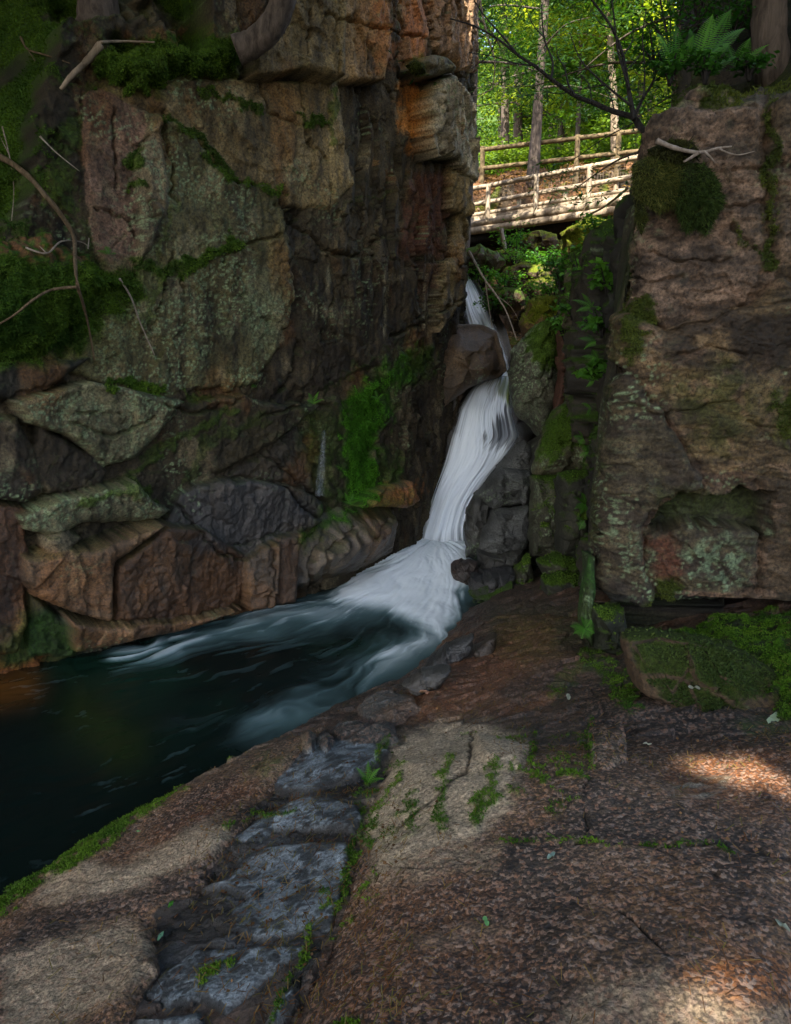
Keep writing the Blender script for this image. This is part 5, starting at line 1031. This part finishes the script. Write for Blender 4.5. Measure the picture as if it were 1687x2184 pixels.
HP = [(1030,590,12.9,.35,'leafy green shrub hugging the top of the upper fall'), (1075,610,12.6,.35,'shrub just right of the upper fall'), (1050,650,12.2,.3,'low shrub hanging beside the upper fall'), (1120,505,16.5,.45,'small sunlit plant directly below the bridge'), (1085,510,16,.4,'pale green plant below the left end of the bridge'), (1150,640,10.9,.35,'green plants above the bright mossy rock'), (1200,590,9.4,.3,'fern-like plant at the top of the crevice'), (1230,560,9.0,.3,'bright plant on the dark blocky rock'), (1180,620,10.2,.3,'leafy plant behind the thin reddish sliver'), (1260,600,8.4,.25,'plant hanging into the crevice from the left'), (1290,545,8.2,.25,'plant under the mossy knob'), (1135,560,14,.35,'small plant in the middle of the leaf-strewn slope'), (1248,585,7.2,.22,'bright plant near the top of the dark crevice'), (1296,600,6.4,.16,'plant against the crevice wall below the mossy knob'), (1225,660,8.0,.22,'broad leafy plant left of the crevice fern row'), (1285,690,6.2,.15,'plant beside the second crevice fern'), (1262,790,6.2,.14,'plant between the lower ferns of the crevice row'), (1285,500,9.5,.35,'yellow-green plant under the right end of the bridge'), (1205,700,8.4,.2,'plant trailing over the reddish sliver'), (1100,545,14.5,.4,'sunlit plant behind the birch stick'), (1165,545,13,.4,'yellow-green plant left of the moss mound')]
for k, (x_, y_, Y_, r_, lb) in enumerate(HP):
    p = at(x_, y_, Y_); bush(p[0], p[1], r_, 360, 300 + k, lb, .062, p[2] - r_ * .6, ((.04, .14, .02), (.13, .32, .04)), cat='plant', name='woodland_plant')

# ---- unseen trees added to shade the gorge, on the cliff top and behind the photographer
spots = [gpt(1490, 1640), gpt(1580, 2085)]
holes = [(spots[0] + np.array([.12, 0, 0]), .38), (spots[1], .36), (at(1110, 590, 13.6), 1.5), (at(1180, 560, 12.5), 1.0), (at(1250, 500, 11.5), .9)]  # gaps cut in the added crowns along the sun's rays, to place light patches
SH = [(-6.6, 3.4, 4.4, 14, 2.6, 1.0), (-7.2, 8.2, 4.6, 13, 0, 0), (-8.5, -1.5, 3.6, 15, 0, 0), (-3.4, -4.6, 1.0, 15, 0, .6), (.6, -5.6, 1.0, 15, -.6, .6), (-5.5, -9, 1.2, 17, 0, 0), (4.5, -5.0, 1.2, 14, 0, 0)]
for k, (x_, y_, z_, h_, lx_, ly_) in enumerate(SH):
    tree('maple', x_, y_, h_, .22, .38, 5.0, 13000, 400 + k, ['tree leaning over the gorge from the left cliff top', 'tree on the cliff top farthest along', 'tree on the left bank beside the photographer', 'tree behind the photographer to the left', 'tree straight behind the photographer', 'tallest tree far behind the photographer', 'tree behind the photographer to the right'][k],
         'shade trees around the gorge', z0=z_, lean=(lx_, ly_), size=.40, holes=holes, clump=1.5)

# ================================================================== BARE BRANCHES, TRUNKS, STICKS
def branch(name, label, paths, mat, cat='branch', group=None, origin=None):
    root = empty(name, paths[0][0][0] if origin is None else origin, label, cat, group)
    for i, (pts, r0, r1) in enumerate(paths):
        b = MB(); b.tube(pts, np.linspace(r0, r1, len(pts)), 7, .25, i); b.build('main_stem' if i == 0 else 'twig', mat, root)
    return root
Yb = 4.95
main = [(1500,330),(1470,322),(1430,312),(1400,300),(1368,275),(1350,250),(1310,238),(1262,218),(1225,203),(1180,172),(1140,140),(1105,118),(1060,82),(1010,55),(960,40)]
PT = [(pxl(main, 4.75, 5.6), .028, .004)]
for pts, a, b_ in [([(1352,255),(1342,200),(1328,120),(1305,60),(1255,-10)], .017, .006), ([(1342,190),(1318,110),(1310,40),(1303,-10)], .009, .004), ([(1350,252),(1368,215),(1392,175),(1410,120),(1450,60)], .012, .003), ([(1372,210),(1375,150),(1370,80),(1378,20)], .007, .003), ([(1345,225),(1290,180),(1240,130),(1215,70)], .008, .003), ([(1228,205),(1212,180),(1205,145)], .009, .004), ([(1175,170),(1178,130),(1160,80),(1155,10)], .009, .004),
                   ([(1105,118),(1065,70),(1030,30),(1005,-10)], .008, .003), ([(1140,140),(1100,135),(1050,120),(1000,112)], .006, .002), ([(1262,218),(1255,180),(1230,150)], .005, .002), ([(1310,238),(1300,200),(1275,170)], .005, .002), ([(1328,120),(1350,80),(1345,30)], .005, .002), ([(1392,175),(1440,140),(1475,95)], .005, .002), ([(1060,82),(1040,120),(1000,150)], .005, .002), ([(1350,262),(1280,300),(1230,335),(1200,345)], .004, .002), ([(1205,145),(1190,120),(1185,90)], .004, .002),
                   ([(1400,120),(1420,80),(1410,30)], .004, .002), ([(1305,60),(1280,50),(1262,20)], .004, .002), ([(1335,150),(1362,120),(1390,60)], .005, .002), ([(1160,80),(1135,50),(1120,10)], .004, .002), ([(1290,180),(1240,190),(1190,200),(1150,190)], .004, .002)]:
    PT.append((pxl(pts, 4.95, 5.2), a, b_))
branch('bare_branch', 'black leafless branching limb reaching left from the great rock face across the bridge view', PT, M_TWIG)
branch('dead_root', 'grey forked root lying on the hanging moss clump', [(pxl([(1400,300),(1440,316),(1490,325),(1530,316),(1560,312)], 4.45), .016, .004), (pxl([(1490,325),(1475,335),(1458,345)], 4.42), .012, .006), (pxl([(1500,322),(1515,335),(1525,348)], 4.42), .008, .003), (pxl([(1530,316),(1570,330),(1610,322)], 4.42), .005, .002)], M_DEAD, 'root')
branch('dead_branch', 'thin bare branch drooping beside the upper fall', [(pxl([(1000,535),(1030,590),(1055,625),(1080,665),(1102,725)], 10.6, 9.6), .018, .007), (pxl([(1035,600),(1042,650),(1050,700)], 10.3), .009, .004), (pxl([(1060,630),(1090,655),(1110,690)], 10.1), .006, .003)], M_DEAD)
branch('birch_stick', 'short white birch stick standing on the slope under the bridge', [(pxl([(1068,488),(1075,520),(1083,560)], 15), .05, .03)], M_DEAD, 'stick')
branch('dead_branch', 'leaning bare branch on the slope below the right end of the bridge', [(pxl([(1340,400),(1290,440),(1240,470),(1215,520),(1195,560)], 12, 13), .02, .012), (pxl([(1240,470),(1250,440),(1285,420)], 12.4), .009, .004)], M_BRANCH)
branch('brown_branch', 'long brown branch hanging down the mossy left bank', [(on_wall([(-20,325),(20,345),(60,375),(100,420),(135,465),(158,505),(160,550),(165,605),(178,650),(190,700),(202,768)], .12), .028, .007), (on_wall([(165,612),(110,618),(70,640),(30,672),(-10,695)], .12), .012, .006)], M_BRANCH)
branch('dead_stick', 'pale thin stick leaning below the lower moss bulge', [(on_wall([(255,594),(280,635),(300,690),(330,757)], .03), .010, .005)], M_DEAD, 'stick')
branch('broken_log', 'broken pale log end hanging from the upper mossy ledge', [(on_wall([(215,95),(185,130),(150,165),(130,190)], .06), .032, .014), (on_wall([(215,90),(260,88),(330,90)], .05), .012, .007)], M_BARKP, 'log')
branch('forked_twig', 'pale forked twig on the lower moss bulge', [(on_wall([(55,528),(100,540),(130,515),(170,515),(190,525)], .04), .008, .004), (on_wall([(188,530),(190,508)], .04), .006, .005), (on_wall([(100,540),(85,525)], .04), .005, .002)], M_DEAD, 'twig')
branch('dead_twig', 'thin dry twig on the upper left mossy slope', [(on_wall([(45,80),(60,105),(100,118),(150,135)], .05), .012, .004), (on_wall([(60,105),(75,130)], .05), .006, .003)], M_BRANCH, 'twig')
branch('dead_twig', 'fine twig crossing the dark hollow of the left bank', [(on_wall([(85,290),(120,325),(170,365)], .05), .007, .003)], M_DEAD, 'twig')
branch('dead_twig', 'upright wispy twig at the far left edge', [(on_wall([(5,270),(20,330),(30,400),(25,470)], .06), .006, .003), (on_wall([(20,330),(0,290)], .06), .004, .002)], M_DEAD, 'twig')
for px_, lb, r_, pts in [(205, 'straight tree trunk standing on the upper mossy ledge', .17, [(212,70),(210,20),(205,-40),(200,-120),(195,-220)]), (560, 'curved tree trunk bending up from the ledge edge', .11, [(505,108),(540,92),(575,62),(598,20),(608,-30),(612,-120),(600,-250)]), (20, 'dark trunk in the upper left corner', .2, [(30,60),(20,-20),(10,-150)]), (330, 'dim trunk behind the ledge', .2, [(345,30),(335,-60),(330,-200)]), (1640, 'dark mossy trunk standing behind the ferns on the great rock face', .11, [(1655,215),(1640,60),(1645,-40),(1650,-160)])]:
    root = empty('tree_trunk', at(*pts[0], 6.7 if px_ == 205 else (6.9 if px_ == 560 else 5.2 if px_ > 1000 else 8.2)), lb, 'tree trunk'); Y_ = 6.7 if px_ == 205 else (6.75 if px_ == 560 else 5.25 if px_ > 1000 else 8.6)
    b = MB(); b.tube(pxl(pts, Y_), [r_ * 1.15] + [r_] * (len(pts) - 1), 16, .12, px_); b.build('trunk', M_BARK, root)
branch('dead_branch', 'thin grey branch hanging at the cliff corner top', [(pxl([(1020,-20),(1035,60),(1055,130),(1050,190)], 9.2), .014, .006), (pxl([(1050,190),(1010,205),(960,200),(930,210)], 9.2), .006, .003), (pxl([(1040,175),(1090,185),(1150,180)], 9.2), .006, .002)], M_DEAD)

# ================================================================== FERNS
def frond(base, tip, width, up_=.12, n=20, seed=0):
    base, tip = np.array(base, float), np.array(tip, float); L = np.linalg.norm(tip - base); d = (tip - base) / L; r = random.Random(seed)
    side = np.cross(d, [0.05, -.55, .85]); side /= np.linalg.norm(side) + 1e-9; V, Fq = [], []; upv = np.array([0, 0, 1.0])
    def pos(t): return base + d * L * t + upv * (L * up_ * 4 * t * (1 - t))
    for i in range(n):
        t = .12 + .88 * i / n; w_ = width * math.sin(math.pi * min(1, .18 + .82 * t)) ** .9 * (1.02 - t) ** .35; p = pos(t)
        for s in (-1, 1):
            e = p + side * s * w_ + d * w_ * .45 + upv * (-.15 * w_); hw = L / n * .62; k = 3
            for j in range(k):      # pinna cut into small lobes
                a0 = p + (e - p) * (j / k); a1 = p + (e - p) * ((j + .9) / k); hh = hw * (1 - j / k) ** .6; b0 = len(V)
                V += [a0 - d * hh * .7, a1 - d * hh * .25, a1 + d * hh * .25, a0 + d * hh * .7]; Fq.append((b0, b0 + 1, b0 + 2, b0 + 3))
    for i in range(10):
        p, q = pos(i / 10), pos((i + 1) / 10); b0 = len(V); V += [p - side * .003, q - side * .002, q + side * .002, p + side * .003]; Fq.append((b0, b0 + 1, b0 + 2, b0 + 3))
    return np.array(V), np.array(Fq)
def fern(base, tips, width, label, col=((.04, .14, .012), (.10, .28, .03)), group=None, seed=0, n=16):
    root = empty('fern', base, label, 'fern', group); r = random.Random(seed)
    for k, tp in enumerate(tips):
        V, Fq = frond(base, tp, width * r.uniform(.8, 1.15), .10, n, seed + k); t = r.random(); c = (np.array(col[0]) * (1 - t) + np.array(col[1]) * t)
        mesh_obj('frond', V, Fq, M_LEAF, root, np.tile(np.append(c, 1), (len(V), 1)), False)
def fernpx(b, tips, Y, width, label, seed, dy=.1, **k):
    r = random.Random(seed); fern(at(*b, Y), [at(x, y, Y + r.uniform(-dy, dy)) for x, y in tips], width, label, seed=seed, **k)
fernpx((1490,140), [(1520,30),(1560,20),(1590,60),(1560,90),(1470,60),(1530,130)], 4.95, .095, 'largest bright fern on top of the great rock face', 1, n=22)
fernpx((1440,150), [(1400,70),(1440,50),(1480,75),(1420,110),(1385,130)], 4.95, .075, 'spreading fern left of the largest one on the rock top', 2, n=20)
fernpx((1500,165), [(1540,110),(1575,120),(1450,130),(1480,120)], 5.0, .07, 'small dim fern below the largest one', 3)
fernpx((1400,165), [(1378,120),(1420,135),(1370,150)], 5.0, .06, 'little fern at the left end of the mossy rock top', 4)
CF = [((1262,655),[(1218,640),(1228,665),(1240,625)]),((1272,690),[(1235,676),(1240,705),(1255,668)]),((1272,728),[(1232,722),(1245,745),(1250,712)]),((1275,765),[(1240,760),(1250,780),(1262,745)]),((1268,812),[(1240,800),(1250,825)]),((1262,870),[(1240,860),(1250,885)]),((1245,935),[(1222,930),(1235,950),(1232,918)]),((1255,965),[(1235,972),(1245,950)]),((1250,1075),[(1222,1060),(1225,1085),(1240,1050),(1238,1095)]),((1246,1110),[(1235,1130),(1228,1105)]),((1248,1340),[(1215,1335),(1222,1352),(1238,1315),(1262,1322),(1240,1362),(1268,1350)])]
for k, (b, tips) in enumerate(CF):
    Y_ = 5.6 if k < 10 else 4.45; fernpx(b, tips, Y_, .045 if k < 10 else .05, ['small fern at the very top of the crevice row', 'second fern from the top in the crevice row', 'third fern from the top in the crevice row', 'fourth fern from the top in the crevice row', 'tiny fern under the four bunched ferns in the crevice', 'tiny fern level with the hanging wedge tip', 'fern growing halfway down the crevice', 'fern just below the halfway fern', 'bushy fern low in the crevice', 'lowest fern clinging to the crevice wall', 'bright fern on the ground at the foot of the green slab'][k], 20 + k, .05, n=12)
LF = [((745,1075),[(735,1050),(755,1052),(765,1068),(728,1068)]), ((668,862),[(658,838),(680,835),(690,852),(655,852)]), ((545,826),[(538,820),(552,818)]), ((805,850),[(790,845),(800,832),(820,840)]), ((235,542),[(205,535),(225,525),(250,540)]), ((785,1660),[(770,1648),(780,1640),(796,1645),(799,1660)])]
for k, (b, tips) in enumerate(LF):
    Y_ = 4 if k == 5 else wall_y(*b, .04)
    if k == 5: p = gpt(785, 1668); fern(p, [p + np.array([dx, dy, dz]) for dx, dy, dz in [(-.06, .02, .07), (.0, .03, .1), (.06, 0, .08), (.08, -.03, .04), (-.03, -.04, .05)]], .02, 'small bright herb sprouting between blue slab and granite', seed=50, n=9)
    else: fernpx(b, tips, Y_, .04, ['bright fern at the foot of the green mossy recess', 'small fern perched above the dark wet cliff foot', 'tiny green sprout on the dark cliff face', 'little fern hanging at the mossy recess rim', 'green leaflets on the lower moss bulge', ''][k], 40 + k, .04, n=9)

for (x_, y_, Y_, r_, lb) in [(1430, 150, 4.95, .12, 'low leafy plant beside the spreading fern on the rock top'), (1600, 140, 5.0, .12, 'low leafy plant right of the largest fern'), (1505, 150, 4.9, .10, 'little leafy plant at the foot of the largest fern'), (1560, 60, 5.4, .2, 'shadowed plant behind the largest fern'), (1435, 70, 5.5, .28, 'leafy shrub rising behind the spreading fern'), (1490, 10, 5.7, .3, 'leafy shrub at the top edge behind the largest fern'), (1610, 30, 5.6, .25, 'dim shrub beside the dark mossy trunk'), (1400, 120, 5.2, .16, 'shrub at the left corner of the rock top')]:
    p = at(x_, y_, Y_); bush(p[0], p[1], r_, 320, int(x_), lb, .035, p[2] - r_ * .5, ((.02, .08, .012), (.07, .20, .03)), cat='plant', name='woodland_plant')
fernpx((1570,150), [(1600,80),(1640,95),(1610,130),(1545,90)], 5.1, .06, 'fern to the right of the largest one, against the dark trunk', 9)
o, _P = curtain('water_trickle', [(686,915),(680,960),(674,1010),(668,1062)], [(696,915),(697,960),(696,1010),(693,1062)], [wall_y(690, y, .06) for y in (915, 960, 1010, 1062)], n=80, m=30, bulge=.02, seed=8, fade=.5, tint=.55, thin=.38)
tag(o, 'thin bluish trickle running down the dark rock left of the green recess', 'trickle')

# ---- hanging moss clump and beards on the great face
def clump(poly, Y, depth, label, seed, n, ln, c1, c2):
    bx = boulder('moss_clump', poly, Y, depth, (.035, .04, .012), wet=.0, boxy=.9, lich=0, seed=seed, label=label, cat='moss clump', jag=.8)
    me = bx.data; V = np.zeros(len(me.vertices) * 3, np.float32); me.vertices.foreach_get('co', V); V = V.reshape(-1, 3); idx = rs.randint(0, len(V), n); Pq = V[idx]; ctr = V.mean(0)
    nq = Pq - ctr; nq[:, 1] -= .1; nq /= np.linalg.norm(nq, axis=1)[:, None] + 1e-9
    k = n; d = nq * .3 + rs.normal(size=(k, 3)) * .5 + np.array([0, -.3, -.6]); d /= np.linalg.norm(d, axis=1)[:, None]; s = np.cross(d, rs.normal(size=(k, 3))); s /= np.linalg.norm(s, axis=1)[:, None]
    L = ln * rs.uniform(.4, 1.6, k)[:, None]; VV = np.stack([Pq - s * L * .07, Pq + s * L * .07, Pq + d * L], 1).reshape(-1, 3); t = rs.uniform(0, 1, k)[:, None] ** 1.5; C_ = np.repeat(np.concatenate([np.array(c1) * (1 - t) + np.array(c2) * t, np.ones((k, 1))], 1), 3, 0)
    o = mesh_obj('fringe', VV + np.array(bx.location), np.arange(3 * k).reshape(-1, 3), M_MOSS, bx, C_, False)
clump([(1350,352),(1385,335),(1430,350),(1462,352),(1462,400),(1440,440),(1405,452),(1372,430),(1352,410)], 4.54, .06, 'left lobe of the shaggy moss hanging below the root, olive green', 71, 11000, .026, (.03, .05, .008), (.17, .17, .04))
clump([(1448,352),(1500,348),(1528,378),(1540,430),(1522,462),(1506,500),(1484,480),(1462,498),(1446,455),(1440,400)], 4.53, .07, 'right lobe of the shaggy moss hanging below the root, darker green', 74, 12000, .030, (.012, .03, .005), (.07, .11, .02))
clump([(1352,420),(1372,432),(1380,470),(1368,505),(1355,470)], 4.56, .03, 'thin wisp of moss trailing below the left lobe', 75, 1500, .025, (.02, .03, .006), (.10, .11, .02))
clump([(1378,318),(1430,298),(1475,305),(1495,335),(1450,348),(1390,340)], 4.55, .07, 'small dark mossy soil lump around the root', 72, 3000, .035, (.02, .02, .008), (.07, .08, .015))
clump([(862,140),(885,126),(905,138),(908,155),(880,160)], 8.35, .1, 'round moss cushion on the cliff ledge near its top', 73, 900, .03, (.03, .05, .008), (.12, .14, .02))

# ================================================================== FALLEN LEAVES, NEEDLES
def leaf(px_, py_, size, col, label, seed, z=None, Y=None, lobes=0, name='fallen_leaf'):
    r = random.Random(seed); p = gpt(px_, py_) if Y is None else at(px_, py_, Y); a = r.uniform(0, 6.28); pts = []
    n = 18
    for i in range(n):
        t = i / n * 2 * math.pi; rad = size * (.55 + .45 * abs(math.cos(t)) ** 1.5) * (1 + .35 * math.cos(5 * t) * lobes); pts.append((rad * math.cos(t), rad * math.sin(t) * .62))
    V = [(0, 0, size * .06)] + [(x, y, size * .18 * math.sin(3 * math.atan2(y, x) + seed) + size * .25 * abs(y) / size) for x, y in pts]
    c, s = math.cos(a), math.sin(a); V = [(p[0] + x * c - y * s, p[1] + x * s + y * c, p[2] + .008 + z_) for x, y, z_ in V]
    Fq = [(0, i + 1, (i + 1) % n + 1) for i in range(n)]; o = mesh_obj(name, V, np.array(Fq), M_LEAF, None, np.tile(np.array([*col, 1]), (n + 1, 1)), True, origin=p); tag(o, label, 'leaf')
leaf(1652, 1538, .065, (.5, .62, .4), 'pale curled leaf lying alone at the right edge of the granite', 1, lobes=.6)
leaf(908, 1478, .05, (.55, .30, .2), 'dry pinkish maple leaf on the wet dark stone by the pool', 2, lobes=1)
leaf(343, 1999, .022, (.25, .55, .35), 'round green leaf at the edge of the brown puddle', 3); leaf(365, 1931, .022, (.08, .3, .04), 'green leaf floating in the brown puddle', 4)
leaf(1175, 1828, .02, (.3, .45, .4), 'small pale green leaf in the middle of the granite', 5); leaf(1036, 1968, .018, (.2, .5, .2), 'tiny green leaf on the foreground granite', 6)
leaf(1668, 1978, .022, (.35, .42, .35), 'small grey-green leaf near the lower right edge', 7); leaf(1212, 1488, .03, (.45, .5, .42), 'little whitish leaf on the slope below the ground fern', 8)
leaf(1480, 1469, .03, (.4, .42, .35), 'small pale leaf on the flat mossy boulder', 9, Y=3.3); leaf(1222, 938, .03, (.35, .16, .07), 'orange leaf caught on the mossy rock right of the waterfall', 10, Y=7.5)
leaf(1380, 1589, .02, (.5, .52, .42), 'tiny white leaf fragment on the dark granite', 11); leaf(295, 1775, .015, (.3, .6, .3), 'tiny bright leaf on the moss strip above the pool', 12)
# pine needles and litter strewn over the granite: beyond counting
k = 3400; pxs = rs.uniform(150, 1720, k * 4); pys = rs.uniform(1330, 2220, k * 4); keep = rs.uniform(0, 1, k * 4) < (.3 + .7 * ((pys < 1620) | ((pxs < 860) & (pxs > 350)))); q = []
P3 = np.stack([GX, GY, GZ], -1); gpx, gpy, gzc = proj(P3); sel = (gpx > 100) & (gpx < 1720) & (gpy > 1300) & (gpy < 2240); pool_ok = GZ > -.93; sel &= pool_ok
idx = np.flatnonzero(sel.ravel()); wgt = (gzc.ravel()[idx] ** -1.0) * (.25 + ((gpy.ravel()[idx] < 1640) | ((gpx.ravel()[idx] < 860) & (gpx.ravel()[idx] > 400))) * 1.0) * np.clip(.4 + fbm(GX, GY, 71, 3).ravel()[idx] * 1.3, .02, 2); wgt /= wgt.sum(); pick = rs.choice(idx, k, p=wgt)
Q = P3.reshape(-1, 3)[pick]; az = rs.normal(1.0, .9, k); d = np.stack([np.cos(az), np.sin(az), rs.normal(0, .08, k) + .12], 1); L = rs.uniform(.015, .05, k)[:, None]; s = np.stack([-d[:, 1], d[:, 0], 0 * az], 1) * rs.uniform(.0008, .0016, k)[:, None]; lift = np.array([0, 0, .004])
V = np.stack([Q - s + lift, Q + s + lift, Q + d * L + s + lift, Q + d * L - s + lift], 1).reshape(-1, 3); pal = np.array([(.22, .10, .04), (.30, .20, .08), (.10, .055, .03), (.18, .16, .05)]); cc = np.repeat(np.concatenate([pal[rs.randint(0, 4, k)], np.ones((k, 1))], 1), 4, 0)
tag(mesh_obj('pine_needles', V, np.arange(4 * k).reshape(-1, 4), M_LEAF, None, cc, False), 'dry pine needles strewn over the granite', 'needles', None, 'stuff')
pick2 = rs.choice(idx, 420, p=wgt); Q2 = P3.reshape(-1, 3)[pick2] + np.array([0, 0, .006]); V, Fc, C_ = leaves(Q2, .016, .42, .0, (.10, .045, .02), (.34, .20, .10), seed=77, flat=.85); tag(mesh_obj('leaf_fragments', V, Fc, M_LEAF, None, C_, False), 'scattered crumbs of dry leaves on the granite', 'leaves', None, 'stuff')
# leaf litter on the hillside and path
k = 16000; hx = rs.uniform(.5, 8, k); hy = rs.uniform(12, 24, k); hzv = np.array([hz(a, b) for a, b in zip(hx, hy)]); V, Fc, C_ = leaves(np.stack([hx, hy, hzv + .03], 1), .09, .4, 0, (.10, .06, .03), (.28, .18, .12), seed=9, flat=.8); tag(mesh_obj('leaf_litter', V, Fc, M_LEAF, None, C_, False), 'brown fallen leaves covering the slope under the bridge', 'leaves', None, 'stuff')
for key, lb in (('cliff', 'green moss growing over the left cliff'), ('monolith', 'moss in patches on the great rock face'), ('ground', 'moss along the granite edges and joints'), ('rocks', 'moss on the rocks of the right gorge side'), ('hill', 'sunlit moss on the slope below the bridge')):
    emit_moss('moss', lb, [e[:5] for e in MOSS_PTS if e[5] == key])
